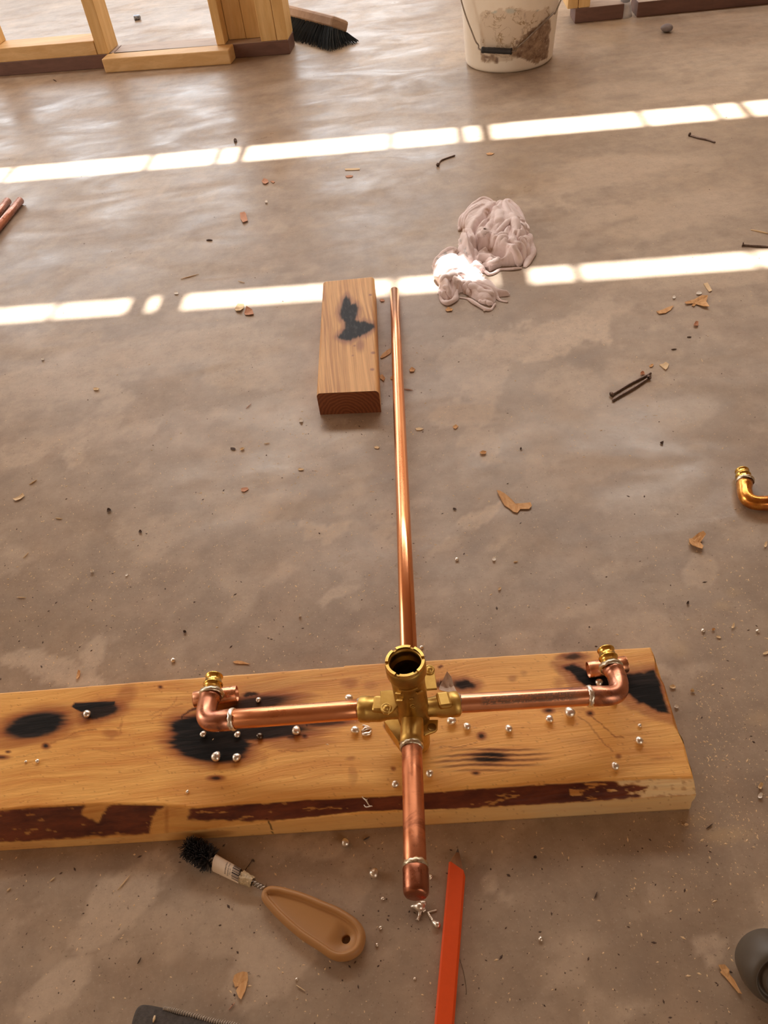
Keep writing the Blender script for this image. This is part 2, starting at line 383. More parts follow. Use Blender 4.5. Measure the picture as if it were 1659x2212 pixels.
def m_rag():
    n = NT('rag_cotton', 0.85); P = n.mapc((1, 1, 1)); r, g, b = n.attr()[:3]
    c = n.mix(n.rng(n.noise(P, 30, 5), 0.3, 0.7), (0.86, 0.74, 0.73), (0.78, 0.65, 0.63))
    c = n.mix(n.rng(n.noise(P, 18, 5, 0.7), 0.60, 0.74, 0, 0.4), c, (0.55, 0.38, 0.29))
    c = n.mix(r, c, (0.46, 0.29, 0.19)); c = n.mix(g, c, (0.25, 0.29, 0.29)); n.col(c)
    n.b.inputs['Sheen Weight'].default_value = 0.15
    n.bump(n.noise(n.mapc((1, 1, 1), warp=0.03), 90, 4, 0.6), 0.5, 0.003); return n.m
M['rag'] = m_rag()

# ------------------------------------------------------------------ setting: floor
def build_floor():
    # rows follow the photo's own sampling: finer near the camera, coarser further off
    ys = [-3.0, -1.5, -0.5, -0.1, 0.0]; y = 0.03
    while y < 4.2: ys.append(y); y += 0.0042 + 0.0040 * y * y
    ys += [4.5, 5, 6, 7.5]
    xs = [-5, -3.5, -2.4, -1.9]; x = -1.6
    while x < 1.6: xs.append(x); x += 0.0055 + 0.006 * max(0, abs(x) - 0.45)
    xs += [1.9, 2.4, 3.5, 5]
    X, Y = np.meshgrid(np.array(xs), np.array(ys)); ny, nx = X.shape
    px, py = pix(X, np.maximum(Y, 0.02), np.zeros_like(X))
    wx = px + 120 * (fbm(X * 12, Y * 12, 3, 6) - .5) + 30 * (fbm(X * 70, Y * 70, 9) - .5)
    wy = py + 90 * (fbm(X * 12, Y * 12, 5, 6) - .5) + 30 * (fbm(X * 70, Y * 70, 11) - .5)
    L = np.zeros_like(X); D = np.zeros_like(X); B = np.zeros_like(X)
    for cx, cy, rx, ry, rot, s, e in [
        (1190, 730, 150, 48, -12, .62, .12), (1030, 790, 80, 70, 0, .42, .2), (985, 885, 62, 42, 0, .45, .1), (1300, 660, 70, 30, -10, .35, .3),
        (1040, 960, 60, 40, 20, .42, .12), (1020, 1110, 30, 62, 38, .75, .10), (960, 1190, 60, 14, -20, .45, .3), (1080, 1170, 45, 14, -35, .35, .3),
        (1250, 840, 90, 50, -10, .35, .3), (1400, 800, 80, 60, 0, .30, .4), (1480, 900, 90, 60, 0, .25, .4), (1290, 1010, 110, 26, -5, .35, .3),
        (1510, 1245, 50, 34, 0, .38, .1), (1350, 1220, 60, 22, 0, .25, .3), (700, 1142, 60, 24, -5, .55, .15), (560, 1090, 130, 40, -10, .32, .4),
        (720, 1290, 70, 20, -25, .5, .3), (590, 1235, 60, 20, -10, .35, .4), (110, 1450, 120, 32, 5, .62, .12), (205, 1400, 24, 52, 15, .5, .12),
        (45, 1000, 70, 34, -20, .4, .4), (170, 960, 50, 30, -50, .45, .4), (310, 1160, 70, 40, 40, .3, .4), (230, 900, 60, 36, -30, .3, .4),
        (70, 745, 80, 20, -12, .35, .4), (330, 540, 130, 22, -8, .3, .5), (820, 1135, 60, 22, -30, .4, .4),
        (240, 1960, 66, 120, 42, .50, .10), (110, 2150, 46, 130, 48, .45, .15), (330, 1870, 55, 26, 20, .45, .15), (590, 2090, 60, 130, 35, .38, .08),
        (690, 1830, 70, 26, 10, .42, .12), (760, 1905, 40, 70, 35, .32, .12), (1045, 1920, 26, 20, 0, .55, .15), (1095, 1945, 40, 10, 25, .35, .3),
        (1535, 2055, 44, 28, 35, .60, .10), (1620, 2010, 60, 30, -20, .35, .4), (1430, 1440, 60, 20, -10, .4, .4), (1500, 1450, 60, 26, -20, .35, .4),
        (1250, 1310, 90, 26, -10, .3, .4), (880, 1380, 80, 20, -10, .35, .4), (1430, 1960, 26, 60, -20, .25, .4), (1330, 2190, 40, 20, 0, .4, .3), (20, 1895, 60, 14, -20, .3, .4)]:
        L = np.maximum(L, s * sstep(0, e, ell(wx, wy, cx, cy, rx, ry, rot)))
    wx = px + 50 * (fbm(X * 12, Y * 12, 13, 5) - .5); wy = py + 50 * (fbm(X * 12, Y * 12, 15, 5) - .5)
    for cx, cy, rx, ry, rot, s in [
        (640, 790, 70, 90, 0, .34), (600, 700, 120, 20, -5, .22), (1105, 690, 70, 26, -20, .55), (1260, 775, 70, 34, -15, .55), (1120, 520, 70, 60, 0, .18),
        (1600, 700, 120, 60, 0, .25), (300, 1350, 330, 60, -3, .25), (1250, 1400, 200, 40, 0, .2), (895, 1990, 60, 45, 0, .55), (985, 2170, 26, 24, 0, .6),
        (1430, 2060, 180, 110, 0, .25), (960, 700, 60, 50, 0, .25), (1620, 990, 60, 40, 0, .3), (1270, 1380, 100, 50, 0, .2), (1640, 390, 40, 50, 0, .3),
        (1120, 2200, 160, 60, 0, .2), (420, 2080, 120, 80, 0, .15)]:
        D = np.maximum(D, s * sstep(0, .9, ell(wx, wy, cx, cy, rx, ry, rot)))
    for cx, cy, rx, ry, rot, s in [(1560, 1792, 95, 26, 3, .42), (1500, 1755, 60, 22, 0, .3), (1640, 1545, 40, 26, 0, .25), (1560, 1315, 30, 16, 0, .35),
        (1590, 1285, 26, 14, 0, .3), (1310, 55, 110, 16, -3, .45), (700, 100, 70, 12, 0, .35), (1310, 85, 80, 20, 0, .25), (1465, 1405, 30, 30, 0, .3), (365, 1415, 18, 10, 0, .4)]:
        B = np.maximum(B, s * sstep(0, .8, ell(wx, wy, cx, cy, rx, ry, rot)) * (0.5 + fbm(X * 200, Y * 200, 21)))
    g = fbm(X * 6 + fbm(X * 9, Y * 9, 90) * 1.5, Y * 9, 31, 6); L = np.maximum(L, .30 * sstep(.58, .66, g)); g3 = fbm(X * 22, Y * 34, 41, 5); L = np.maximum(L, .24 * sstep(.60, .72, g3) * sstep(.4, .6, fbm(X * 3, Y * 3, 43))); g2 = fbm(X * 5 + 9, Y * 6, 77, 5); D = np.maximum(D, .22 * sstep(.56, .66, g2))
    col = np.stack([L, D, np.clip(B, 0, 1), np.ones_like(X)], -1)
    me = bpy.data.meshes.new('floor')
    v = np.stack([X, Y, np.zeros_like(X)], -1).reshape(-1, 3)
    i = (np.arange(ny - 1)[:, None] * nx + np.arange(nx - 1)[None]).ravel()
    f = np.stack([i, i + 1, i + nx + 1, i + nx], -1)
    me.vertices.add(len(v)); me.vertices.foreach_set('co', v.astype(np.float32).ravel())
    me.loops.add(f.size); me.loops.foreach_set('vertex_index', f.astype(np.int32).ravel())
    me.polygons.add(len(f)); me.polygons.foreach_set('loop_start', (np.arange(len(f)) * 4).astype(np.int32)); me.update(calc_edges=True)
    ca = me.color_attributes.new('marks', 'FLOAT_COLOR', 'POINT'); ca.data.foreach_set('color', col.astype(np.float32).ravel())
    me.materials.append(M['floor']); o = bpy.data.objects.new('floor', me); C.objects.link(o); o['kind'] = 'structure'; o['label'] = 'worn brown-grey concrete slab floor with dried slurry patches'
build_floor()

# ------------------------------------------------------------------ setting: unseen ceiling added to mask the sun, gaps cut to its streaks
def build_sun_mask():
    Z = 2.56; off = Vector((SUN.x / SUN.z * Z, SUN.y / SUN.z * Z)); A = math.radians(-6.25)
    u = Vector((math.cos(A), math.sin(A))); w = Vector((-u.y, u.x))
    def uw(px, py):
        p = at(px, py); q = Vector((p.x, p.y)) + off; return q.dot(u), q.dot(w)
    rows = []
    for segs, line, hw, tr in (
        ([(-330, -40), (-34, 21), (26, 322), (327, 468), (475, 517), (529, 842), (847, 990), (1000, 1041), (1058, 1388), (1392, 1548), (1553, 1610), (1619, 1900)], lambda x: 372 - .0797 * x, .043, .0048),
        ([(-200, 113), (119, 279), (318, 343), (396, 846), (858, 1042), (1062, 1076), (1141, 1240), (1252, 1628), (1634, 1900)], lambda x: 683 - .0762 * x, .024, .003)):
        gaps = [(uw(a, line(a))[0] + tr, uw(b, line(b))[0] - tr) for a, b in segs]
        wc = sum(uw(x, line(x))[1] for x in (200, 800, 1400)) / 3
        rows.append((wc - hw, wc + hw, gaps))
    rows.sort(); mb = MB()
    def slab(u0, u1, w0, w1):
        if u1 - u0 < 1e-4: return
        o = u * u0 + w * w0
        mb.add(*box((o.x, o.y, Z), (u * (u1 - u0)).to_3d(), (w * (w1 - w0)).to_3d(), (0, 0, .004), 0))
    U0, U1, W0, W1 = -5.0, 5.0, -2.6, 6.0; wprev = W0
    for a, b, gaps in rows:
        slab(U0, U1, wprev, a); up = U0
        for g0, g1 in gaps: slab(up, g0, a, b); up = g1
        slab(up, U1, a, b); wprev = b
    slab(U0, U1, wprev, W1)
    o = mb.build('sun_mask_ceiling', wood('sun_mask_wood', (0.36, 0.22, 0.12), (0.26, 0.15, 0.08), (3, 12, 12)), smooth=False); o['kind'] = 'structure'  # added out of view to shape the sunlight
build_sun_mask()
def wall(name, o, ex, ez, t, c):
    m = wood(name + '_sheathing', c, tuple(q * .75 for q in c), (3, 3, 9))
    mb = MB().add(*box(o, ex, t, ez, 0)); q = mb.build(name, m, smooth=False); q['kind'] = 'structure'
wall('bounce_wall_back', (-4.6, -2.45, 0), (9.2, 0, 0), (0, 0, 2.58), (0, -.05, 0), (0.40, 0.26, 0.15))  # unseen, added for warm bounced light and reflections
wall('bounce_wall_right', (4.5, -2.45, 0), (0, 7.6, 0), (0, 0, 2.58), (.05, 0, 0), (0.42, 0.28, 0.17))  # unseen, added to warm the bounce from the right

# ------------------------------------------------------------------ framing walls at the far side
O = at(627, 117); Lp = at(0, 165); dl = (Lp - O).normalized(); dn = Vector((-dl.y, dl.x, 0)) * -1
if dn.y < 0: dn = -dn
TH = 0.038
def T(px, py=None, z=TH):  # distance along the plate's front edge at this pixel column
    best = None
    for k in range(1200):
        t = k * .001 - .05; p = O + dl * t; X, Y = pix(p.x, p.y, z)
        if best is None or abs(float(X) - px) < best[0]: best = (abs(float(X) - px), t)
    return best[1]
fr = thing('stud_wall', 'unfinished yellow pine stud wall on a brown treated plate at the left', 'stud wall', O)
def fb(name, t0, t1, z0, z1, d0=0.0, d1=.089, m='pine', bev=.002):
    a = O + dl * t0 + dn * d0 + Vector((0, 0, z0))
    return MB().add(*box(a, dl * (t1 - t0), dn * (d1 - d0), (0, 0, z1 - z0), bev)).build(name, M[m], fr, smooth=False)
t_s1, t_s1b = T(212), T(236); t_s2, t_s2b = T(469), T(487); t_end = 1.75
fb('sole_plate', 0, 0.55, 0, TH, m='treated'); fb('sole_plate', .552, t_end, 0, TH, m='treated')
fb('plate_splice', t_s1 + .002, t_end, TH, 2 * TH, m='pine_flat')
HS = 0.95  # unseen height, kept low so the sun clears the studs
fb('stud', t_s1b, t_s1, TH + .0005, HS); fb('stud', t_s2b, t_s2, TH + .0005, HS)
fb('stud', T(598), T(564), TH + .0005, HS); fb('stud', 0.0, T(599), TH + .0005, HS, m='pine')
tp = T(564); fb('blocking_stud', tp + .001, (tp + t_s2b) / 2, TH + .0005, HS, .045, .089)
fb('blocking_stud', (tp + t_s2b) / 2 + .001, t_s2b - .001, TH + .0005, HS, .045, .089)
fb('stud', T(2) + .004, T(2) + .042, 2 * TH + .0005, HS); fb('top_plate', 0, t_end, HS + .0005, HS + TH, m='pine_flat')
# loose offcut in front of the wall
a = at(500, 139); b = at(228, 158); d = (b - a); L = d.length; d.normalize(); n2 = Vector((d.y, -d.x, 0)); n2 = n2 if n2.y > 0 else -n2
MB().add(*box(a, d * L, n2 * .062, (0, 0, TH), .003)).build('lumber_offcut', M['pine_flat'], smooth=False,
    label='short yellow pine two-by-four offcut lying against the left stud wall', cat='lumber')
# right-hand framing
O2 = at(1241, 51); R2 = at(1659, 9); dr = (R2 - O2).normalized(); nr = Vector((-dr.y, dr.x, 0)); nr = nr if nr.y > 0 else -nr
fr2 = thing('stud_wall', 'dark treated wall plates with two stud feet behind the bucket, top right', 'stud wall', O2)
def fb2(name, t0, t1, z0, z1, m, d1=.089, bev=.002):
    return MB().add(*box(O2 + dr * t0 + Vector((0, 0, z0)), dr * (t1 - t0), nr * d1, (0, 0, z1 - z0), bev)).build(name, M[m], fr2, smooth=False)
s2 = lambda px: (at(px, 51 - (px - 1241) * .1, TH) - O2).dot(dr)
fb2('sole_plate', 0, (at(1345, 40) - O2).dot(dr), 0, TH, 'treated'); fb2('sole_plate', (at(1374, 36) - O2).dot(dr), 1.0, 0, TH, 'treated')
e = s2(1243); fb2('stud', e, s2(1267), TH + .0005, .8, 'pine'); fb2('stud', s2(1268), s2(1294), TH + .0005, .8, 'pine')
fb2('top_plate', 0, 1.0, .8005, .838, 'pine_flat')  # top out of view, its height also chosen to suit the light
# conduit
c0 = at(1352, 40); cq = c0 + nr * .03
cv = thing('conduit', 'grey conduit stub wrapped in white tape rising between the treated plates', 'pipe', cq)
MB().add(*pipe(cq, cq + Vector((0, 0, .8)), .0135, .011)).build('pipe_body', M['pvc'], cv)
MB().add(*lathe(cq + Vector((-.002, -.006, 0)), (0, 0, 1), [(0, .001), (.0, .024), (.012, .021), (.028, .017), (.036, .016), (.036, .001)], 18)).build('tape_wrap', M['tape'], cv)

# ------------------------------------------------------------------ push broom
def build_broom():
    e1 = at(738, 40, .060); e0 = at(600, 6, .060); d = (e1 - e0); d.z = 0; d.normalize(); s = Vector((-d.y, d.x, 0)); s = s if s.y > 0 else -s
    dn_ = (Vector((0, 0, -1)) * .62 - s * .0 + Vector((0, 0, 0))).normalized()
    t = thing('push_broom', 'wooden push broom head with black bristles lying behind the left stud wall', 'broom', (e1.x, e1.y, 0))
    face = (s * .45 + Vector((0, 0, 1)) * .89).normalized(); side = d.cross(face).normalized()
    if side.y > 0: side = -side
    o = e1 - d * .5 - side * .030 * -1
    o = e1 - d * .5
    MB().add(*box(o - face * .034 - side * .032, d * .5, side * .064, face * .034, .008)).build('broom_head', M['broomwood'], t, smooth=False)
    hp = e1 - d * .115 - side * 0
    MB().add(*lathe(hp - face * .002, face, [(0, .0105), (.0032, .0105), (.0032, .008), (-.004 + .0045, .0075), (.0005, .0001)], 20)).build('handle_socket', M['chip_dark'], t)
    mb = MB(); r = random.Random(5)
    base = e1 - d * .5 - face * .030
    # bristles lie spread below the head towards the viewer and past its end
    for i in range(2600):
        u = r.random() * .505; k = r.uniform(-.034, .034)
        p = base + d * u + side * k
        if p.z < .012: continue
        spread = side * (k * .6 + .012 + r.uniform(-.006, .006)) + d * (max(0, u - .40) * .55 + r.uniform(-.006, .006))
        q = p - face * (p.z / max(.3, face.z)) * 1.0 + spread; q.z = max(.0015, q.z * .0 + .0015 + r.random() * .004)
        mb.add(*tube([p, (p + q) / 2 + side * .003, q], [.0014, .0013, .0008], 3))
    mb.build('bristles', M['broom_bristle'], t, smooth=False)
build_broom()

# ------------------------------------------------------------------ bucket
def build_bucket():
    c = Vector((.500, 2.312, 0)); R0, R1, HH = .1165, .142, .36
    t = thing('bucket', 'old white plastic bucket with a torn brown-stained label, wire handle hanging in front', 'bucket', c)
    seg, nz = 220, 120; v = []; f = []; att = []
    zs = [0.0, .004, .009] + list(np.linspace(.014, HH, nz)); prof = [(z, R0 - (.006 if z == 0 else .0015 if z == .004 else 0) + (R1 - R0) * z / HH) for z in zs]
    for rb in (.300, .325): prof = [(z, r + (.004 if abs(z - rb) < .004 else 0)) for z, r in prof]
    prof += [(HH + .004, R1 + .004), (HH + .006, R1), (HH, R1 - .004)] + [(z, R0 - .004 + (R1 - R0) * z / HH) for z in np.linspace(HH - .02, .006, 12)] + [(.006, .0001)]
    V, F = lathe(c, (0, 0, 1), prof, seg); F.append(tuple(range(seg))[::-1])
    a = np.array([tuple(q) for q in V]); px, py = pix(a[:, 0], a[:, 1], a[:, 2])
    n1 = (fbm(px / 9, py / 9, 4) - .5) * 22; n3 = (fbm(px / 3.2, py / 3.2, 8) - .5)
    lab = inpoly(px + n1 * .15, py + n1 * .7, [(1036, 30), (1042, 19), (1060, 22), (1090, 18), (1118, 16), (1140, 24), (1188, 17), (1190, 60), (1183, 124), (1160, 134), (1135, 130), (1115, 128), (1090, 138), (1060, 136), (1038, 132)])
    front = a[:, 1] < c.y + .02
    outer = np.hypot(a[:, 0] - c.x, a[:, 1] - c.y) > R0 - .0018 + (R1 - R0) * a[:, 2] / HH
    m = front & outer & (a[:, 2] > .012)
    r = sstep(-.5, 1.5, lab) * m
    g = sstep(-3, 3, inpoly(px + n1, py + n1, [(1098, 120), (1108, 100), (1125, 90), (1150, 62), (1165, 50), (1190, 40), (1186, 122), (1165, 132), (1140, 130), (1128, 134), (1115, 124)])) * sstep(-.30, -.12, n3 + .1)
    g = np.maximum(g, sstep(-3, 3, inpoly(px + n1, py + n1, [(1037, 112), (1050, 118), (1075, 122), (1080, 138), (1060, 130), (1038, 132)])) * .9)
    g = np.maximum(g, .7 * sstep(2, -1, segd(px + n1 * .3, py + n1 * .3, [(1040, 34), (1055, 40), (1056, 22), (1046, 18)])))
    g = np.maximum(g, .6 * sstep(2.5, -1, segd(px + n1 * .3, py + n1 * .3, [(1135, 30), (1136, 52), (1126, 75), (1124, 95)])))
    g = np.maximum(g, .7 * sstep(1.6, -.5, segd(px + n1 * .2, py + n1 * .2, [(1052, 122), (1075, 125), (1093, 122)])))
    b = np.maximum.reduce([sstep(0, .5, ell(px + n1 * .4, py, 1103, 24, 14, 7)), sstep(0, .5, ell(px + n1 * .4, py, 1066, 25, 9, 6)), sstep(0, .5, ell(px + n1 * .4, py, 1160, 20, 14, 5))]) * r
    mesh('bucket_body', V, F, M['bucket'], t, attr=np.stack([r, g * r, b * .8, np.ones_like(r)], -1))
    # bail: hangs down the front
    def on(px_, py_, off_=.0075):  # point a little in front of the wall under this pixel
        d = ray(px_, py_)
        for k in range(4000):
            p = CAM + d * (1.5 + k * .0004)
            if math.hypot(p.x - c.x, p.y - c.y) < R0 + (R1 - R0) * p.z / HH + off_: return p
        return None
    ear1 = c + Vector((-R1 - .006, -.02, .315)); ear2 = c + Vector((R1 + .006, -.02, .315))
    gm = on(1073, 109.5, .0105); gt = Vector((-(gm.y - c.y), gm.x - c.x, 0)).normalized(); gt = gt if gt.x > 0 else -gt; gl = .5 * (at(1105, 111, gm.z) - at(1042, 108, gm.z)).length; mid = [gm - gt * gl + Vector((0, 0, .0012)), gm + gt * gl - Vector((0, 0, .0012))]
    l = [ear1, ear1 + Vector((-.004, -.02, -.10)), at(996, 30, .14) * 1.0]
    left = [ear1, at(994, 12, .16) * .5 + (c + Vector((-R1 + .002, -.060, .200))) * .5, on(1023, 78, .020), on(1033, 97, .014), mid[0]]
    right = [mid[1]] + [on(a_, b_, .006) for a_, b_ in ((1117, 103), (1128, 93), (1140, 82), (1155, 67), (1170, 53), (1184, 40), (1196, 28))] + [on(1203, 20, .008), ear2 + Vector((-.002, -.05, -.09)), ear2]
    bail = MB().add(*tube(smoothpts(left + right, 8), .0019, 10)).build('bail_handle', M['wire'], t)
    ax = (mid[1] - mid[0]); L = ax.length
    MB().add(*lathe(mid[0], ax, [(0, .002), (0, .0072), (.004, .0078), (.008, .0068)] + [(L * k / 12, .0068 + .0004 * (k % 2)) for k in range(2, 11)] + [(L * .5, .0078)][:0] + [(L - .006, .0068), (L - .002, .0078), (L, .0072), (L, .002)], 20)).build('grip', M['grip'], bail)
    for e_ in (ear1, ear2):
        MB().add(*lathe(e_ - Vector((.006, 0, 0)), (1, 0, 0), [(-.006, .0001), (-.006, .012), (.012, .012), (.012, .0001)], 18)).build('handle_ear', M['bucket'], t)
build_bucket()

# ------------------------------------------------------------------ scorched board
def build_board():
    top = [(-260, 1768), (0, 1752), (106, 1743), (235, 1738), (354, 1740), (411, 1747), (571, 1735), (677, 1728), (830, 1722), (916, 1713), (1020, 1706), (1180, 1695), (1307, 1688), (1500, 1681)]
    zt = .038
    def curve(pts, z):
        q = [at(a, b, z) for a, b in pts]; return [p.x for p in q], [p.y for p in q]
    tx, ty = curve(top, zt); fx, fy = curve([(-260, 1514.5), (0, 1497), (330, 1471), (742, 1440), (745, 1437.5), (1405, 1398)], zt); bx, by = curve([(-260, 1854), (0, 1838), (600, 1802), (1180, 1767), (1495, 1748)], 0)
    # the wane's lower line: straight above the bottom edge, at the height the photo shows
    wpx = [(-260, 1834), (0, 1819), (215, 1811), (405, 1795), (780, 1752), (1020, 1745), (1180, 1736), (1411, 1722), (1495, 1717)]
    wx, wz = [], []
    for a, b in wpx:
        best = min(((abs(at(a, b, z).y - np.interp(at(a, b, z).x, bx, by)), z) for z in np.linspace(.008, .036, 90)))
        wx.append(at(a, b, best[1]).x); wz.append(min(best[1], .034))
    NX, NV, NW, NFc = 620, 128, 22, 12
    x0 = -.62; rows = []; u = np.linspace(0, 1, NX)
    Rtop = at(1405, 1398, zt).x; Rn = at(1499, 1681, zt).x
    def xs(xe): return x0 + (xe - x0) * u
    # rows from far-bottom, over the top, down the wane and the sawn face
    far_y = lambda x: np.interp(x, fx, fy) + .0006 * (fbm(x * 90, x * 0, 3) - .5)
    R = []
    for k in range(6):
        s = k / 6; X = xs(Rtop); R.append(np.stack([X, far_y(X), np.full_like(X, .001 + (zt - .002) * s)], -1))
    for k in range(NV):
        s = k / (NV - 1); xe = Rtop + (Rn - Rtop) * s + .0016 * math.sin(s * 23) * math.sin(s * 7); X = xs(xe)
        Yf, Yn = far_y(X), np.interp(X, tx, ty) + .002 * (fbm(X * 40, X * 0 + 5, 6) - .5)
        sag = -.0016 * sstep(.985, 1.0, np.full_like(X, s))
        z = zt + sag - .0006 * (k == 0); R.append(np.stack([X, Yf + (Yn - Yf) * s, np.full_like(X, 1.0) * z], -1))
    yt = R[-1][:, 1]; zt_ = R[-1][:, 2]
    for k in range(1, NW + 1):
        s = k / NW; X = xs(Rn - .001 * s); Yb = np.interp(X, bx, by); Z2 = np.interp(X, wx, wz)
        zz = zt_ + (Z2 - zt_) * (s ** 1.15) + .0007 * (fbm(X * 60, X * 0 + s * 6, 8) - .5) * math.sin(PI * s)
        R.append(np.stack([X, yt + (Yb - yt) * s ** .9, zz], -1))
    zl = R[-1][:, 2]; yl = R[-1][:, 1]
    for k in range(1, NFc + 1):
        s = k / NFc; X = xs(Rn - .001 + .0006 * math.sin(s * 9)); R.append(np.stack([X, yl, zl * (1 - s)], -1))
    R.append(R[0] * np.array([1, 1, 0]) + np.array([0, 0, 0.0]))
    A = np.array(R); nr_, nx_ = A.shape[:2]; v = A.reshape(-1, 3)
    f = []
    for i in range(nr_):
        j = (i + 1) % nr_; a0 = i * nx_; b0 = j * nx_
        f += [(a0 + k, b0 + k, b0 + k + 1, a0 + k + 1) for k in range(nx_ - 1)]
    f.append(tuple(i * nx_ for i in range(nr_))); f.append(tuple(i * nx_ + nx_ - 1 for i in range(nr_))[::-1])
    px, py = pix(v[:, 0], v[:, 1], v[:, 2])
    # wood-grain streaking displaces every mark along the grain
    sx_ = px + 60 * (fbm(px / 70, py / 3.2, 12, 3) - .5); sy_ = py + 5 * (fbm(px / 60, py / 6, 15) - .5)
    sm = px + 14 * (fbm(px / 16, py / 16, 17) - .5); sn = py + 10 * (fbm(px / 16, py / 16, 19) - .5)
    ch = np.zeros(len(v)); so_ = np.zeros(len(v))
    def char(mask, halo, soft=.25, s=1.0):
        nonlocal ch, so_
        ch = np.maximum(ch, s * sstep(0.0, soft, mask)); so_ = np.maximum(so_, sstep(-halo, .12, mask))
    char(ell(sx_ * .25 + sm * .75, sy_, 78, 1566, 80, 32, -12), .6, .34, 1.0)
    so_ = np.maximum(so_, .75 * sstep(-.5, .3, ell(sx_ * .4 + sm * .6, sy_, 60, 1590, 85, 20, -10)))
    char(ell(sm, sn, 216, 1538, 52, 20, -14), .8, .4, .97); so_ = np.maximum(so_, .6 * sstep(-.4, .4, ell(sm, sn, 272, 1505, 20, 30, 35)))
    char(inpoly(px, py, [(154, 1527), (161, 1518), (250, 1514), (248, 1524), (205, 1530), (175, 1539)]) / 12, .3, .12, 1.0)
    char(ell(sx_ * .5 + px * .5, sy_, 455, 1608, 96, 44, 6), .38, .22, 1); char(ell(sx_ * .5 + px * .5, sy_, 420, 1570, 62, 26, 0), .4, .3, 1)
    char(ell(sx_ * .6 + px * .4, sy_, 560, 1582, 130, 20, -4), .5, .35, .97); char(ell(sx_ * .6 + px * .4, sy_, 560, 1518, 92, 18, -6), .6, .5, .92)
    char(ell(sx_ * .6 + px * .4, sy_, 700, 1562, 62, 9, -4), .8, .5, .8); so_ = np.maximum(so_, .6 * sstep(0, .5, ell(sx_ * .6 + px * .4, sy_, 640, 1605, 100, 18, -3)))
    so_ = np.maximum(so_, .55 * sstep(-.2, .8, ell(sx_ * .5 + px * .5, sy_, 560, 1490, 180, 26, -6))); char(ell(sm, sn, 540, 1500, 20, 7, 0), .6, .4, .9)
    char((2.6 - segd(sm, sn, [(386, 1560), (392, 1545), (415, 1532), (432, 1530)])) / 4, .6, .5, .85); char((2.2 - segd(sm, sn, [(386, 1560), (400, 1566), (420, 1566)])) / 4, .6, .5, .85)
    so_ = np.maximum(so_, .75 * sstep(-.25, .6, ell(sm, sn, 390, 1575, 42, 50, 0)))
    char(ell(sm, sn, 1003, 1479, 30, 14, 6), .8, .5, .97); char(ell(sm, sn, 955, 1478, 16, 9, 0), .7, .5, .8)
    char(ell(sm, sn, 1238, 1419, 28, 8, -3), .8, .6, .85)
    char(inpoly(sm, sn, [(1214, 1440), (1235, 1430), (1262, 1442), (1290, 1452), (1340, 1456), (1370, 1452), (1416, 1440), (1432, 1490), (1452, 1545), (1425, 1542), (1395, 1530), (1368, 1512), (1345, 1500), (1300, 1492), (1262, 1483), (1240, 1468)]) / 16, .9, .45, 1.0)
    so_ = np.maximum(so_, .8 * sstep(-14, 2, inpoly(sm, sn, [(1196, 1432), (1240, 1424), (1300, 1450), (1420, 1436), (1462, 1562), (1400, 1545), (1340, 1510), (1240, 1486)])))
    ln = np.abs(((sn * .25 + py * .75 + .035 * (px - 1060) + 2.4 * np.sin(px / 38)) - 1614) % 11.2 - 5.6)
    env = ell(px, py, 1062, 1640, 150, 34, -3); core = sstep(.25, .85, ell(px, py, 1058, 1636, 95, 30, -3))
    grill = np.clip(sstep(2.9 + 2.4 * core, .6, ln) * sstep(0, .45, env), 0, 1); ch = np.maximum(ch, np.maximum(grill * (.4 + .6 * core), .95 * sstep(.35, .9, core) * sstep(6.0, 3.4, ln))); so_ = np.maximum(so_, np.clip(sstep(4.5, .5, ln) * sstep(0, .4, env) * .9 + core * .75, 0, 1))
    char((7 - segd(px, py, [(836, 1568), (852, 1592), (858, 1603)])) / 7, .35, .5, .95)
    for cx, cy, rx, ry, s in [(1040, 1590, 8, 7, .9), (467, 1681, 15, 5, .9), (99, 1611, 7, 6, .95), (1028, 1670, 8, 3.4, .85), (346, 1484, 4, 3, .8), (950, 1441, 3, 2.5, .9), (954, 1439, 3, 2.5, .9), (1186, 1535, 11, 5, .9), (1275, 1541, 7, 5, .9), (18, 1624, 5, 2.5, .9), (662, 1567, 3, 4, .9), (658, 1590, 8, 6, .8), (628, 1592, 12, 5, .7), (2, 1636, 16, 4, .7), (1336, 1634, 5, 4, .3)]:
        char(ell(sm * .3 + px * .7, py, cx, cy, rx, ry), .9, .6, s)
    for cx, cy, rx, ry, s in [(757, 1638, 16, 7, .75), (847, 1660, 8, 6, .95), (763, 1675, 12, 30, .42), (1335, 1634, 7, 6, .85), (755, 1475, 26, 16, .6), (800, 1480, 22, 14, .4), (1105, 1465, 14, 12, .55), (1130, 1455, 12, 9, .3), (240, 1585, 26, 14, .6), (150, 1592, 40, 10, .4), (1210, 1475, 26, 22, .5), (1245, 1600, 50, 14, .2), (110, 1600, 30, 8, .5), (1530, 0, 1, 1, 0), (570, 1636, 14, 26, .35), (1040, 1594, 26, 10, .35), (430, 1420, 1, 1, 0), (1430, 1640, 40, 6, .35), (1225, 1530, 80, 8, .45)]:
        so_ = np.maximum(so_, s * sstep(0, .7, ell(sm, sn, cx, cy, rx, ry)))
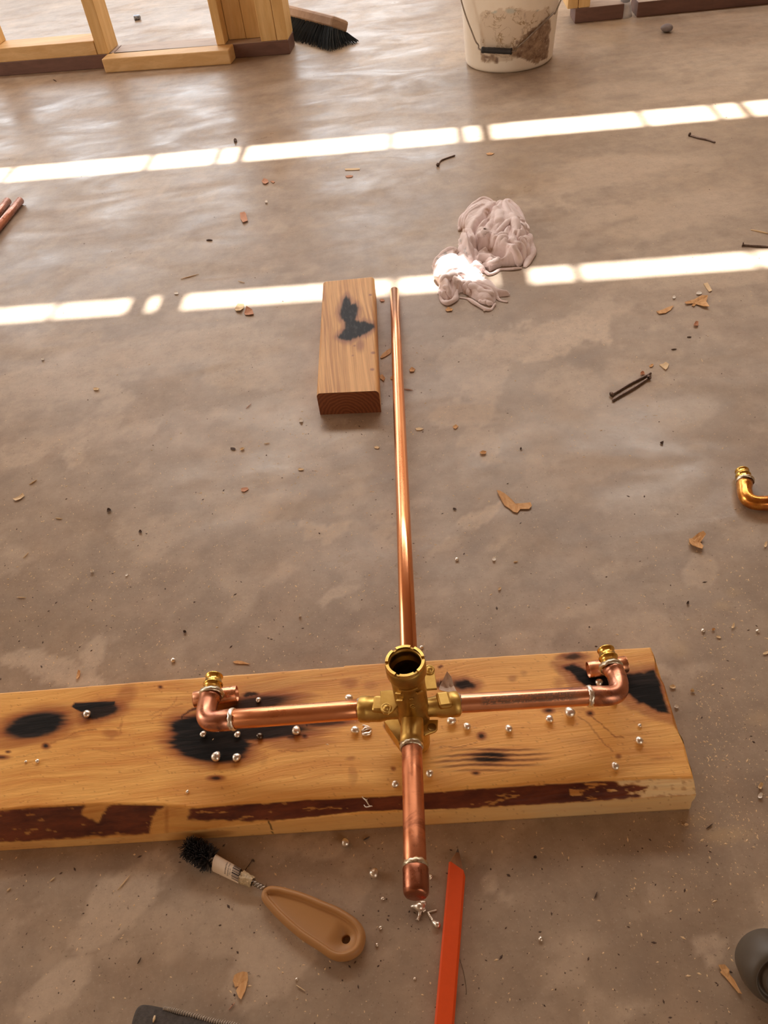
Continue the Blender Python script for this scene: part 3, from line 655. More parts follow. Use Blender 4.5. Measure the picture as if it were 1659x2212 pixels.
    for ln_, w_, s in [([(1270, 1540), (1290, 1560), (1330, 1590), (1345, 1595)], 2.5, .8), ([(1250, 1545), (1280, 1570), (1300, 1600), (1320, 1625)], 2.2, .6), ([(270, 1548), (262, 1570), (255, 1590)], 3, .45), ([(110, 1605), (130, 1598), (175, 1582), (210, 1575)], 2.6, .7), ([(330, 1555), (365, 1530), (380, 1505)], 2, .5), ([(325, 1545), (345, 1535), (395, 1520)], 2, .5), ([(0, 1640), (60, 1630), (110, 1622)], 1.5, .5), ([(0, 1660), (200, 1620), (330, 1640), (400, 1648)], 1.4, .25), ([(600, 1622), (665, 1623)], 1.5, .7), ([(940, 1612), (1000, 1614), (1030, 1605)], 1.4, .7)]:
        so_ = np.maximum(so_, s * sstep(w_, w_ * .3, segd(sm, sn, ln_)))
    specks = fbm(px / 5, py / 3, 44, 2); so_ = np.maximum(so_, .5 * sstep(.80, .86, specks))
    ptop, pw = (np.interp(px, [p[0] for p in top], [p[1] for p in top]), np.interp(px, [p[0] for p in wpx], [p[1] for p in wpx]))
    inw = sstep(-1.5, 1, py - ptop + 3 * (fbm(px / 9, py / 9, 50) - .5)) * sstep(2.0, -1.5, py - pw + 4 * (fbm(px / 12, py / 9, 51) - .5))
    bk = np.zeros(len(v))
    for poly in ([(-400, 1700), (106, 1735), (190, 1735), (175, 1760), (215, 1775), (228, 1745), (250, 1730), (356, 1734), (330, 1765), (322, 1800), (215, 1806), (-400, 1860)], [(405, 1770), (412, 1740), (900, 1700), (1310, 1678), (1345, 1695), (1400, 1698), (1385, 1722), (1290, 1732), (900, 1760), (780, 1762), (560, 1774)]):
        bk = np.maximum(bk, sstep(-3, 3, inpoly(sm, sn, poly)))
    bk *= (1 - .85 * sstep(.60, .72, fbm(px / 22, py / 7, 91, 4)) * (px > 1230)) * (1 - .6 * sstep(.72, .78, fbm(px / 30, py / 9, 92, 4))); bk *= inw * (v[:, 2] > .004); so_ = np.maximum(so_, .7 * inw * sstep(-12, 0, -np.abs(px - 360)) * (px > 250) * (px < 420)); so_ = np.maximum(so_, inw * .35 * (px < 1320))
    so_ = np.maximum(so_, .65 * sstep(0, .5, ell(px, py, 455, 1802, 62, 9, -4)) * (v[:, 2] < .03))
    ch = np.maximum(ch, sstep(1.4, .5, segd(px, py, [(577, 1768), (585, 1786), (589, 1800)])) * .9)
    pl = inw * sstep(1300, 1340, px + 30 * (fbm(px / 14, py / 14, 61) - .5)) * (1 - bk); so_ = so_ * (1 - .9 * pl); so_ = np.maximum(so_, pl * .6 * sstep(.55, .7, fbm(px / 12, py / 8, 66))); face = sstep(-1, 2, py - pw) * (v[:, 2] < .033) * (py > 1600)
    pale_ = np.maximum(pl * .9, face * (.25 + .5 * sstep(850, 1300, px)))
    bottom = v[:, 2] < .0008
    ch[bottom] = 0
    att = np.stack([np.clip(ch, 0, 1), np.clip(so_ * .95, 0, 1), np.clip(bk, 0, 1), np.clip(pale_, 0, 1)], -1)
    o = mesh('scorched_board', v, f, M['board'], None, label='long wide pine board with black torch burns and a bark edge, under the valve', cat='board', attr=att, org=(-.2, .36, 0))
build_board()

# ------------------------------------------------------------------ burnt block
def build_block():
    zt = .038
    P = [at(697, 609, zt), at(808, 598, zt), at(818, 844, zt), at(683, 850, zt)]
    nu, nv = 70, 150; r = .006; ring = []
    prof = []  # cross section from left foot over the top to the right foot
    A = []
    for j in range(nv):
        s = j / (nv - 1)
        L = P[3].lerp(P[0], s); Rr = P[2].lerp(P[1], s); w = Rr - L; row = []
        for z in np.linspace(0, zt - r, 8): row.append(Vector((L.x, L.y, z)))
        for k in range(1, 6):
            a = PI / 2 * k / 6; row.append(Vector((L.x, L.y, zt - r)) + w.normalized() * r * (1 - math.cos(a)) + Vector((0, 0, r * math.sin(a))))
        for k in range(nu):
            q = k / (nu - 1); row.append(L + w.normalized() * (r + (w.length - 2 * r) * q))
        for k in range(1, 6):
            a = PI / 2 * (6 - k) / 6; row.append(Vector((Rr.x, Rr.y, zt - r)) - w.normalized() * r * (1 - math.cos(a)) + Vector((0, 0, r * math.sin(a))))
        for z in np.linspace(zt - r, 0, 8): row.append(Vector((Rr.x, Rr.y, z)))
        for q in row: q.z = min(q.z, zt)
        A.append(row)
    n = len(A[0]); v = [p for row in A for p in row]; f = []
    for j in range(nv - 1): f += [(j * n + k, j * n + k + 1, (j + 1) * n + k + 1, (j + 1) * n + k) for k in range(n - 1)] + [(j * n + n - 1, j * n, (j + 1) * n, (j + 1) * n + n - 1)]
    f.append(tuple((nv - 1) * n + k for k in range(n)))
    # near end: its own vertices so that end grain stays on it
    b0 = len(v); v += [p + Vector((0, -.0003, 0)) for p in A[0]]; f.append(tuple(b0 + k for k in range(n))[::-1])
    a = np.array([tuple(q) for q in v]); px, py = pix(a[:, 0], a[:, 1], a[:, 2])
    nx_ = px + 6 * (fbm(px / 3, py / 26, 2) - .5); ny_ = py + 30 * (fbm(px / 3.0, py / 40, 3) - .5)
    top = a[:, 2] > zt - .003
    m = inpoly(nx_, ny_ * .3 + py * .7, [(735, 662), (740, 646), (749, 636), (757, 646), (760, 656), (770, 655), (776, 666), (774, 682), (769, 692), (791, 694), (806, 698), (811, 708), (798, 717), (788, 725), (770, 731), (749, 739), (737, 735), (727, 729), (736, 719), (744, 710), (744, 696), (735, 690), (731, 676)])
    ch = sstep(-1.5, 4, m) * top; so_ = sstep(-12, 0, m) * .75 * top
    so_ = np.maximum(so_, .75 * sstep(0, .8, ell(nx_, py, 778, 745, 14, 24)) * top)
    so_ = np.maximum(so_, .6 * sstep(2.2, .6, segd(nx_, py, [(700, 618), (698, 650)])))
    for cx, cy, rr in ((751, 738, 3), (766, 747, 2.6), (806, 762, 4), (800, 637, 3), (762, 768, 2), (804, 798, 4)): so_ = np.maximum(so_, .9 * sstep(0, .6, ell(px, py, cx, cy, rr * 1.6, rr)) * top)
    eg = np.zeros(len(v)); eg[b0:] = 1
    mesh('wood_block', v, f, M['block'], None, label='short two-by-four block with a black burn mark, left of the long copper pipe', cat='wood block', attr=np.stack([ch * (1 - eg), so_ * (1 - eg), eg, np.ones(len(v))], -1), org=((P[2].x + P[3].x) / 2, (P[2].y + P[0].y) / 2, 0))
build_block()

# ------------------------------------------------------------------ valve and copper assembly
VB = at(892, 1535, .092)
va = thing('shower_valve_assembly', 'brass shower valve soldered to a long copper riser, two elbowed arms and a capped stub', 'plumbing valve', (VB.x, VB.y, .038))
AX = Vector((-.02, .11, 1)).normalized()
def seg_pipe(name, a, za, b, zb, wpx, m, ri=.85, parent=va):
    p, q = at(*a, za), at(*b, zb); r = (rad(wpx[0], p) + rad(wpx[1], q)) / 2
    return p, q, r, MB().add(*pipe(p, q, r, r * ri)).build(name, M[m], parent)
def ringpart(p, d, r, w, m='solder_ring', name='solder_joint', parent=va, bump_=.0007):
    d = Vector(d).normalized(); v, f = lathe(Vector(p) - d * w * .5, d, [(0, r * .97), (0, r + .0002), (w * .3, r + bump_), (w * .6, r + bump_ * 1.1), (w, r + .0002), (w, r * .97)], 36, True)
    q = random.Random(int(abs(p[0]) * 1e5)); n = 36
    for i in range(len(v)):
        k = i % n; w_ = math.sin(k * .7 + p[0] * 40) * .5 + math.sin(k * 1.9) * .5
        if 0 < i // n < 5: v[i] = v[i] + d * (w * .18 * w_)
    return MB().add(v, f).build(name, M[m], parent)
# riser and its end nearest the valve
p, q, rr, _ = seg_pipe('riser_pipe', (852, 629), .0095, (884, 1432), .0905, (19.5, 38), 'copper_riser', .86)
# brass body
mb = MB()
BR = rad(74, VB + AX * .04)
ztop = .066
mb.add(*lathe(VB, AX, [(-.030, .0001), (-.030, BR * .50), (-.024, BR * .86), (-.006, BR * 1.0), (.020, BR * .98), (.040, BR * .98), (.048, BR * 1.02), (.052, BR * 1.10), (.0545, BR * 1.17), (ztop - .003, BR * 1.17), (ztop, BR * 1.13),
    (ztop, BR * .93), (ztop - .004, BR * .92), (ztop - .006, BR * .98), (ztop - .010, BR * .98), (ztop - .012, BR * .86), (.006, BR * .80), (.004, .0001)], 56))
body = mb.build('valve_body', M['brass_body'], va)
MB().add(*lathe(VB, AX, [(ztop - .0125, BR * .855), (.0125, BR * .79), (.008, BR * .60), (.0078, .0001)], 48)).build('port_bore', M['brass_dark'], body, label='inside of the round valve port, its shade put into the colour')  # darker liner paints the shade of the bore
# notched crown of the port
u1 = Vector((1, 0, 0)); u1 = (u1 - AX * u1.dot(AX)).normalized(); u2 = AX.cross(u1)
mb = MB()
for k in range(6):
    a0 = k * PI / 3 + .12; v = []; f = []; n = 7
    for i in range(n):
        a = a0 + (PI / 3 - .24) * i / (n - 1); dr_ = u1 * math.cos(a) + u2 * math.sin(a)
        for r_, h in ((BR * .95, ztop - .001), (BR * 1.15, ztop - .001), (BR * 1.13, ztop + .0022), (BR * .965, ztop + .0022)): v.append(VB + AX * h + dr_ * r_)
    for i in range(n - 1):
        for j in range(4): f.append((i * 4 + j, i * 4 + (j + 1) % 4, (i + 1) * 4 + (j + 1) % 4, (i + 1) * 4 + j))
    f += [(0, 1, 2, 3), tuple((n - 1) * 4 + j for j in range(4))[::-1]]; mb.add(v, f)
mb.build('port_crown', M['brass'], body, smooth=False)
mb = MB()   # raised lugs round the barrel
for px_, py_, w_, rot in ((852, 1491, .0040, .5), (908, 1488, .0040, -.5), (853, 1507, .0042, .6)):
    a = math.atan2(-.9, (px_ - 880) / 44); dr_ = (u1 * math.cos(a) + u2 * math.sin(a)); c_ = VB + AX * (.047 - (py_ - 1480) * .0006) + dr_ * BR * .96; tng = AX.cross(dr_)
    mb.add(*box(c_ - tng * w_ - AX * .0012, (tng + AX * rot) * w_ * 1.6, dr_ * .0024, AX * .0024, .0006))
for a in np.linspace(-2.1, -1.05, 9)[:-1]:
    dr_ = (u1 * math.cos(a) + u2 * math.sin(a)); tng = AX.cross(dr_)
    mb.add(*box(VB + AX * .0475 + dr_ * BR * .97 - tng * .0012, tng * .0026, dr_ * .0018, AX * .0014, .0003))
mb.build('barrel_lugs', M['brass'], body, smooth=False)
mb = MB(); dr_ = (u1 * math.cos(-1.52) + u2 * math.sin(-1.52)); tng = AX.cross(dr_)   # worn cast marks on the barrel's front
for cx_, cy_, pts in ((0, .034, [(-1, 1), (0, 1.4), (1, .6)]), (0, .026, [(1.2, 1), (0, 1.7), (-1.2, .6), (-1.2, -.6), (0, -1.6), (1.2, -1)]), (0, .026, [(-.3, 0), (.9, 0)])):
    mb.add(*tube([VB + AX * (cy_ + b_ * .0016) + dr_ * BR * .995 + tng * (a_ * .0016) for a_, b_ in pts], .00045, 6))
mb.build('cast_mark', M['brass'], body)
# the four necks
dP = (at(898, 1800, .108) - VB).normalized(); dR = (q - p).normalized() * -1; dRt = (at(1140, 1512, .085) - at(985, 1521, .088)).normalized(); dLt = (at(640, 1544, .085) - at(780, 1532, .088)).normalized()
jd = at(889, 1613, .098); rD = rad(44, jd)
V0 = VB + Vector((0, 0, .002))
ax_d = (jd - V0); Ld = ax_d.length
mb = MB().add(*lathe(V0, ax_d, [(0, rD * 1.0), (Ld * .35, rD * 1.12), (Ld * .55, rD * 1.18), (Ld * .8, rD * 1.16), (Ld, rD * 1.14), (Ld, rD * .96)], 40))
mb.add(*lathe(V0 + Vector((0, 0, .003)), q - p if False else (p - q), [(0, rr * 1.3), (.016, rr * 1.35), (.028, rr * 1.3), (.028, rr * .98)], 40))
jr = at(989, 1520, .0865); jl = at(779, 1532, .0865); rR = rad(43, jr); rL = rad(44, jl)
for j, r_ in ((jr, rR), (jl, rL)):
    d_ = j - V0; L_ = d_.length
    mb.add(*lathe(V0, d_, [(0, r_ * .9), (L_ * .38, r_ * .95), (L_ * .50, r_ * 1.02), (L_ * .60, r_ * 1.20), (L_ * .82, r_ * 1.22), (L_ * .83, r_ * 1.28), (L_ * .985, r_ * 1.28), (L_, r_ * 1.22), (L_, r_ * .96)], 40))
mb.build('brass_necks', M['brass'], va)
def flat_on(j, t, wpx, up, label=None):   # hex-like flats on the side necks
    c_ = V0.lerp(j, t); d_ = (j - V0).normalized(); s_ = Vector((0, 0, 1)).cross(d_).normalized(); r_ = rad(wpx, c_) * 1.12
    return box(c_ - d_ * .006 - s_ * r_ * .72 - Vector((0, 0, r_ * .5)), d_ * .012, s_ * r_ * 1.44, Vector((0, 0, r_ * 1.60)), .0022)
for q_ in (flat_on(jl, .62, 46, 1), flat_on(jr, .70, 46, 1)): MB().add(*q_).build('wrench_flat', M['brass'], va, smooth=False)
# mounting ears
def ear(outline, z, th, hole, screw, name='mounting_ear'):
    poly = [at(a, b, z) for a, b in outline]; e_ = MB().add(*prism([(s_.x, s_.y) for s_ in poly], z - th, z, .0006)).build(name, M['brass'], body, smooth=False)
    h = at(*hole, z)
    v, f = lathe((h.x, h.y, z - .0002), (0, 0, 1), [(.0001, .0040), (.0006, .0036), (.0006, .0034), (.0003, .0028), (.0003, .0001)] if not screw else [(0, .0048), (.0012, .0046), (.0014, .0034), (.0010, .0032), (.0016, .0026), (.0030, .0018), (.0034, .0001)], 24)
    return e_, (v, f)
ears = [([(821, 1492), (845, 1489), (866, 1500), (866, 1514), (848, 1536), (838, 1543), (829, 1541), (823, 1533)], .112, .003, (834.5, 1530), True),
        ([(919, 1445), (922, 1440), (933, 1440), (938, 1444), (944, 1487), (922, 1489), (914, 1470)], .106, .003, (927.5, 1447), True),
        ([(905, 1558), (918, 1554), (946, 1554), (945, 1574), (941, 1579), (918, 1588), (905, 1584)], .086, .003, (933, 1571), False),
        ([(830, 1562), (862, 1550), (872, 1568), (872, 1606), (862, 1608)], .066, .003, None, None)]
fm = MB()
for o_ in ears[:3]:
    e_, vf = ear(*o_); fm = MB().add(*vf)
    fm.build('ear_screw' if o_[4] else 'hole_shade_disc', M['brass'] if o_[4] else M['brass_dark'], body)  # the hole is a dark disc, its shade painted on the solid ear
poly = [at(a, b, .066) for a, b in ears[3][0]]; MB().add(*prism([(s_.x, s_.y) for s_ in poly], .052, .070, .0008)).build('mounting_foot', M['brass'], body, smooth=False)
foot = MB().add(*lathe(VB - AX * .052, AX, [(0, .0001), (0, .010), (.004, .011), (.030, .012)], 30)).build('valve_back', M['brass'], body)
# stub with cap
p2, q2 = jd - ax_d.normalized() * .004, at(897.5, 1898, .1125); r2 = rad(46.5, p2.lerp(q2, .4))
MB().add(*pipe(p2, q2, r2, r2 * .86)).build('stub_pipe', M['copper_tub'], va)
n_ = (q2 - p2).normalized(); cpos = at(897.5, 1876, .1110)
ringpart(jd, n_, rD * 1.04, .005, 'solder_ring', bump_=.0012); ringpart(cpos - n_ * .002, n_, r2 * 1.01, .005, 'solder_ring', bump_=.0009)
rc = rad(56, cpos)
MB().add(*lathe(cpos, n_, [(0, r2), (0, rc * .99), (.001, rc * 1.02), (.004, rc), (.0150, rc), (.0180, rc * .94), (.0196, rc * .82), (.0201, rc * .6), (.0203, .0001)], 44)).build('pipe_cap', M['copper_cap'], va, label='dull brown copper end cap')
# side pipes
pl, ql = at(781, 1532, .0865), at(500, 1554, .0815); rl = rad(43, pl.lerp(ql, .5)); MB().add(*pipe(pl, ql, rl, rl * .86)).build('arm_pipe', M['copper'], va)
pr, qr = at(987, 1520, .0865), at(1278, 1503, .0815); r3 = rad(41, pr.lerp(qr, .5)); PRINT_AN = -.28
# faded print: a dark mottled band in the arm's own surface
up_ = Vector((0, -.10, 1)).normalized(); dd = (qr - pr).normalized(); sd = dd.cross(up_).normalized(); up_ = sd.cross(dd); Lr = (qr - pr).length; v = []; f = []; at_ = []; nL, nS = 220, 64
for i in range(nL):
    for k in range(nS):
        an = 2 * PI * k / nS; v.append(pr + dd * (Lr * i / (nL - 1)) + (up_ * math.cos(an) - sd * math.sin(an)) * r3); at_.append((Lr * i / (nL - 1), (an + PI) % (2 * PI) - PI))
for i in range(nL - 1):
    for k in range(nS): f.append((i * nS + k, i * nS + (k + 1) % nS, (i + 1) * nS + (k + 1) % nS, (i + 1) * nS + k))
t_ = np.array(at_); du, an = t_[:, 0], t_[:, 1]
e_ = sstep(.018, .024, du) * sstep(.112, .095, du) * sstep(.50, .38, np.abs(an - PRINT_AN)); mot = fbm(du * 900, an * 14, 5, 3); e_ = e_ * sstep(.30, .44, mot + .05 * (np.abs(an - PRINT_AN) < .25)) * (1 - .7 * (np.abs(an - PRINT_AN) < .04) * (vnoise(du * 300, an * 0, 4) > .3))
e2 = sstep(Lr - .034, Lr - .022, du) * sstep(0, .5, an) * .8 * sstep(.35, .6, fbm(du * 200, an * 4, 9))
mesh('arm_pipe', v, f, M['copper_printed'], va, attr=np.stack([e_, e2, e_ * 0, e_ * 0 + 1], -1), label='right arm pipe with a faded dark print band')
ringpart(jl, ql - pl, rl * 1.01, .0042, 'solder', bump_=.0010); ringpart(jr, qr - pr, r3 * 1.03, .005, 'solder', bump_=.0010)
# elbows with barbed brass ends
def elbow(start, bend, mid, collar, brass, wst, wbr, m, zs, parent, ringm='solder', brm='brass_bright', labels=None):
    S, B_, Md, Cc = at(*start, zs[0]), at(*bend, zs[1]), at(*mid, zs[2]), at(*collar, zs[3]); E = at(*brass, zs[4])
    path = [S, S.lerp(B_, .5)] + bez(S.lerp(B_, .55), B_, Md.lerp(B_, .35), Cc.lerp(Md, .45), 14)[1:] + [Cc]
    r0 = rad(wst, S); rc_ = rad(wst * 1.0, Cc)
    rs = []
    for i in range(len(path)): rs.append(r0 * (1.0 if i == 0 else 1.02 if i == 1 else .99) * (1 + 0 * i))
    rs[0] = r0 * 1.04; rs[-1] = rc_ * 1.06; rs[-2] = rc_ * 1.02
    eo = MB().add(*tube(path, rs, 40)).build('elbow', M[m], parent, label=labels)
    d_ = (E - Cc); L_ = d_.length; rb = rad(wbr, Cc.lerp(E, .5))
    ringpart(Cc, d_, rc_ * 1.10, .0046, 'brass_dark' if brm != 'brass_bright' else 'solder_ring', parent=parent, bump_=.0010, name='joint_collar')
    prof = [(-.002, rb * .9), (0, rb * 1.06), (L_ * .30, rb * 1.04), (L_ * .42, rb * 1.02), (L_ * .46, rb * 1.14), (L_ * .52, rb * 1.16), (L_ * .56, rb * .97), (L_ * .88, rb * .96), (L_ * .92, rb * 1.04), (L_ * .97, rb * 1.04), (L_, rb * .95), (L_, rb * .76), (L_ * .1, rb * .74), (0, .0001)]
    MB().add(*lathe(Cc, d_, prof, 44)).build('barbed_fitting', M[brm], parent)
    ringpart(S, S - B_, rad(wst - 2, S) * 1.03, .0048, ringm, parent=parent, bump_=.0011)
    return E, rb
EL, rbl = elbow((503, 1554), (438, 1562), (447, 1520), (457.5, 1499), (463, 1459), 45, 37, 'copper_heat', (.0815, .078, .0745, .0745, .0745), va, labels='heat-stained left elbow')
ER, rbr = elbow((1273, 1504), (1345, 1502), (1337, 1462), (1320, 1441), (1308, 1402), 43, 36, 'copper_heat', (.0815, .078, .0745, .0745, .0745), va, labels='heat-stained right elbow')

# short copper offcuts propping the elbows
def stub(a, b, wpx, lab):
    za = .038 + .0105; p, q = at(*a, za), at(*b, za); r_ = rad(wpx, p.lerp(q, .5)); dz = .038 + r_ - za
    p.z += dz; q.z += dz
    MB().add(*pipe(p, q, r_, r_ * .88)).build('copper_offcut', M['copper_pink'], label=lab, cat='copper pipe')
stub((418, 1508), (511, 1495), 35, 'short copper pipe offcut propping the left elbow on the board')
stub((1271, 1444), (1354, 1431), 36, 'short copper pipe offcut propping the right elbow on the board')

# loose elbow on the floor at the right edge
lo = thing('pipe_elbow', 'loose brass-ended copper elbow lying on the floor at the right edge', 'pipe fitting', at(1620, 1075))
elbow((1690, 1086), (1612, 1088), (1606, 1062), (1609, 1040), (1602.5, 1017), 32, 28, 'copper_amber', (.010, .010, .0098, .0098, .0095), lo)
# two copper pipes at the left edge
for a, b, lab in (((17, 434), (-120, 600), 'left one of two copper pipes entering at the left edge'), ((44, 433), (-110, 620), 'right one of two copper pipes entering at the left edge')):
    p, q = at(*a, .009), at(*b, .009); MB().add(*pipe(p, q, .0082, .0072)).build('copper_pipe', M['copper_cap'], label=lab + ', beside the sun streaks', cat='copper pipe')

# ------------------------------------------------------------------ solder beads
def bead_mesh(c, r, z, seed, flat=.82, m='solder'):
    g_ = random.Random(seed); v = []; f = []; n, k = 18, 11; ph = g_.random() * 6
    for i in range(k + 1):
        th = PI * i / k
        for j in range(n):
            a = 2 * PI * j / n; w_ = 1 + .05 * math.sin(2 * a + ph) * math.sin(th) + .05 * math.sin(3 * a + ph * 2) * math.sin(th)
            v.append((c.x + r * w_ * math.sin(th) * math.cos(a), c.y + r * w_ * math.sin(th) * math.sin(a), z + r * flat + r * flat * math.cos(th) * (1 if math.cos(th) > 0 else .98)))
    for i in range(k):
        for j in range(n): f.append((i * n + j, i * n + (j + 1) % n, (i + 1) * n + (j + 1) % n, (i + 1) * n + j))
    return v, f
def bead(px_, py_, rpx, onboard, label, m='solder'):
    z = .038 if onboard else 0; c = at(px_, py_, z + .002); r = rpx * depth(c) / FPX
    c = at(px_, py_, z + r * .8)
    mesh('solder_bead', *bead_mesh(c, r, z, int(px_ * 7 + py_), m=m), M[m], label=label, cat='solder bead', group='solder beads on the board' if onboard else 'solder beads on the floor')
for a in [
    (558, 1512, 6, 1, 'small solder bead on the board just above the left copper arm'),
    (754, 1508, 9, 1, 'solder bead half hidden behind the left arm near the valve'),
    (439, 1586, 7.5, 1, 'glinting solder bead on the char directly below the left elbow bend'),
    (513, 1587, 7.5, 1, 'solder bead below the left elbow solder joint, on the char'),
    (561, 1590, 7.5, 1, 'blackened round solder bead on the char under the left arm', 'solder_dark'),
    (640, 1578, 10, 1, 'large solder bead touching the middle of the left arm'),
    (767, 1577, 9.5, 1, 'round solder bead below the left arm, beside the folded drip'),
    (467, 1634, 11, 1, 'largest solder bead on the big left burn'),
    (511, 1636, 9.5, 1, 'solder bead at the lower right rim of the big left burn'),
    (405, 1710, 3.6, 1, 'tiny solder bead on clean wood below the big left burn'),
    (188, 1542, 8.5, 1, 'solder bead beside the black notch in the board, far left'),
    (81, 1644, 4.6, 1, 'small oval solder bead at the far left of the board'),
    (56, 1645, 3, 1, 'tiny solder fleck at the far left of the board'),
    (975, 1557, 10.5, 1, 'large winged solder bead right of the valve, below its right neck'),
    (1009, 1569, 8.5, 1, 'pale solder bead just right of the winged bead'),
    (1099, 1574, 8.5, 1, 'solder bead alone on the board below the middle of the right arm'),
    (928, 1671, 8.5, 1, 'solder bead right of the capped stub on the board'),
    (854, 1694, 8.2, 1, 'solder bead left of the capped stub on the board'),
    (1187, 1553, 9, 1, 'solder bead in a scorch spot below the right arm'),
    (1231, 1539, 12, 1, 'biggest solder bead, just under the right arm'),
    (1294, 1474, 8.6, 1, 'solder bead on the char between right elbow and its copper offcut'),
    (1327, 1516, 7, 1, 'solder bead partly under the right elbow bend'),
    (1382, 1567, 4.4, 1, 'small solder bead below the right burn'),
    (1381, 1600, 9, 1, 'solder bead near the right end of the board'),
    (1329, 1655, 9, 1, 'lowest solder bead at the right of the board'),
    (911, 1398, 4.2, 0, 'solder bead on the floor beside the riser, above the valve'),
    (746, 1820, 9, 0, 'hollow solder bead on the floor just below the board'),
    (808, 1886, 10.5, 0, 'large shiny solder bead on the floor left of the pipe cap'),
    (827, 1941, 4.2, 0, 'small solder bead on the floor below the large shiny one'),
    (822, 2004, 4.2, 0, 'small solder bead on the floor right of the tan handle'),
    (814, 2041, 3.8, 0, 'small solder bead beside the round end of the tan handle'),
    (374, 1426, 5.2, 0, 'solder bead on the floor above the left part of the board'),
    (987, 1208, 4.2, 0, 'solder bead on open floor right of the riser'),
    (1168, 2028, 5.2, 0, 'white solder bead on the floor right of the pencil'),
    (1519, 1362, 4.4, 0, 'solder bead on the floor right of the board end'),
    (1637, 1363, 4, 0, 'dull solder bead on the floor by the right edge above the board'),
    (896, 2114, 3, 0, 'tiny solder bead left of the pencil near the bottom'),
    (641, 2115, 3, 0, 'tiny dull solder bead below the tan handle')]:
    bead(a[0], a[1], a[2], a[3], a[4], a[5] if len(a) > 5 else 'solder')
def drip(name, label, strokes, z0, m='solder', group=None):
    """a hardened splash: joined tapering strokes given as (pixels, half widths in px)"""
    mb = MB()
    for pts, w_ in strokes:
        P_ = smoothpts([at(a, b, z0 + .002) for a, b in pts], 4); k = len(P_)
        rs = [np.interp(i / (k - 1), np.linspace(0, 1, len(w_)), w_) * depth(P_[i]) / FPX for i in range(k)]
        for i in range(k): P_[i].z = z0 + rs[i] * .92
        mb.add(*tube(P_, rs, 12))
    return mb.build(name, M[m], label=label, cat='solder drip', group=group)
drip('solder_drip', 'folded twist of solder beside the round bead under the left arm', [([(781, 1579), (790, 1574), (800, 1572)], [2, 5, 2]), ([(782, 1585), (790, 1586), (799, 1583), (801, 1576)], [3, 5, 4, 1.5]), ([(783, 1565), (793, 1568), (802, 1573)], [1.5, 2.4, 1.5])], .038)
drip('solder_drip', 'thin forked solder squiggle on the bark edge of the board', [([(779, 1710), (784, 1722), (791, 1728), (797, 1738), (804, 1740)], [1.5, 1.2, 2, 1.2, 1]), ([(786, 1737), (790, 1742), (797, 1741), (803, 1739)], [1, 1.4, 1.4, .8]), ([(791, 1728), (793, 1724)], [1.2, .8])], .0365)
drip('solder_drip', 'large lumpy solder splash on the floor below the pipe cap', [([(888, 1958), (896, 1958), (906, 1960), (916, 1957)], [3, 6.5, 11, 6]), ([(900, 1952), (910, 1952), (919, 1950)], [5, 7, 5]), ([(899, 1942), (906, 1944), (912, 1947)], [2, 2.6, 2]), ([(908, 1966), (906, 1977), (902, 1987)], [5, 3, 3.2]), ([(912, 1968), (919, 1963)], [4, 4])], 0)
drip('solder_drip', 'tadpole-shaped solder drip touching the pencil edge', [([(924, 1970), (928, 1977), (934, 1986), (938, 1992), (945, 1998), (949, 2000)], [2, 2.4, 2.6, 5, 7.5, 5])], 0)
drip('solder_drip', 'short straight solder rod between splash and pencil', [([(922, 1970), (931, 1968), (943, 1965)], [1.4, 1.9, 1.9])], 0)
drip('solder_drip', 'pale solder sliver stuck to the floor beside the pipe cap', [([(929, 1888), (931, 1893), (929, 1899)], [2.4, 3.6, 1.4])], 0)

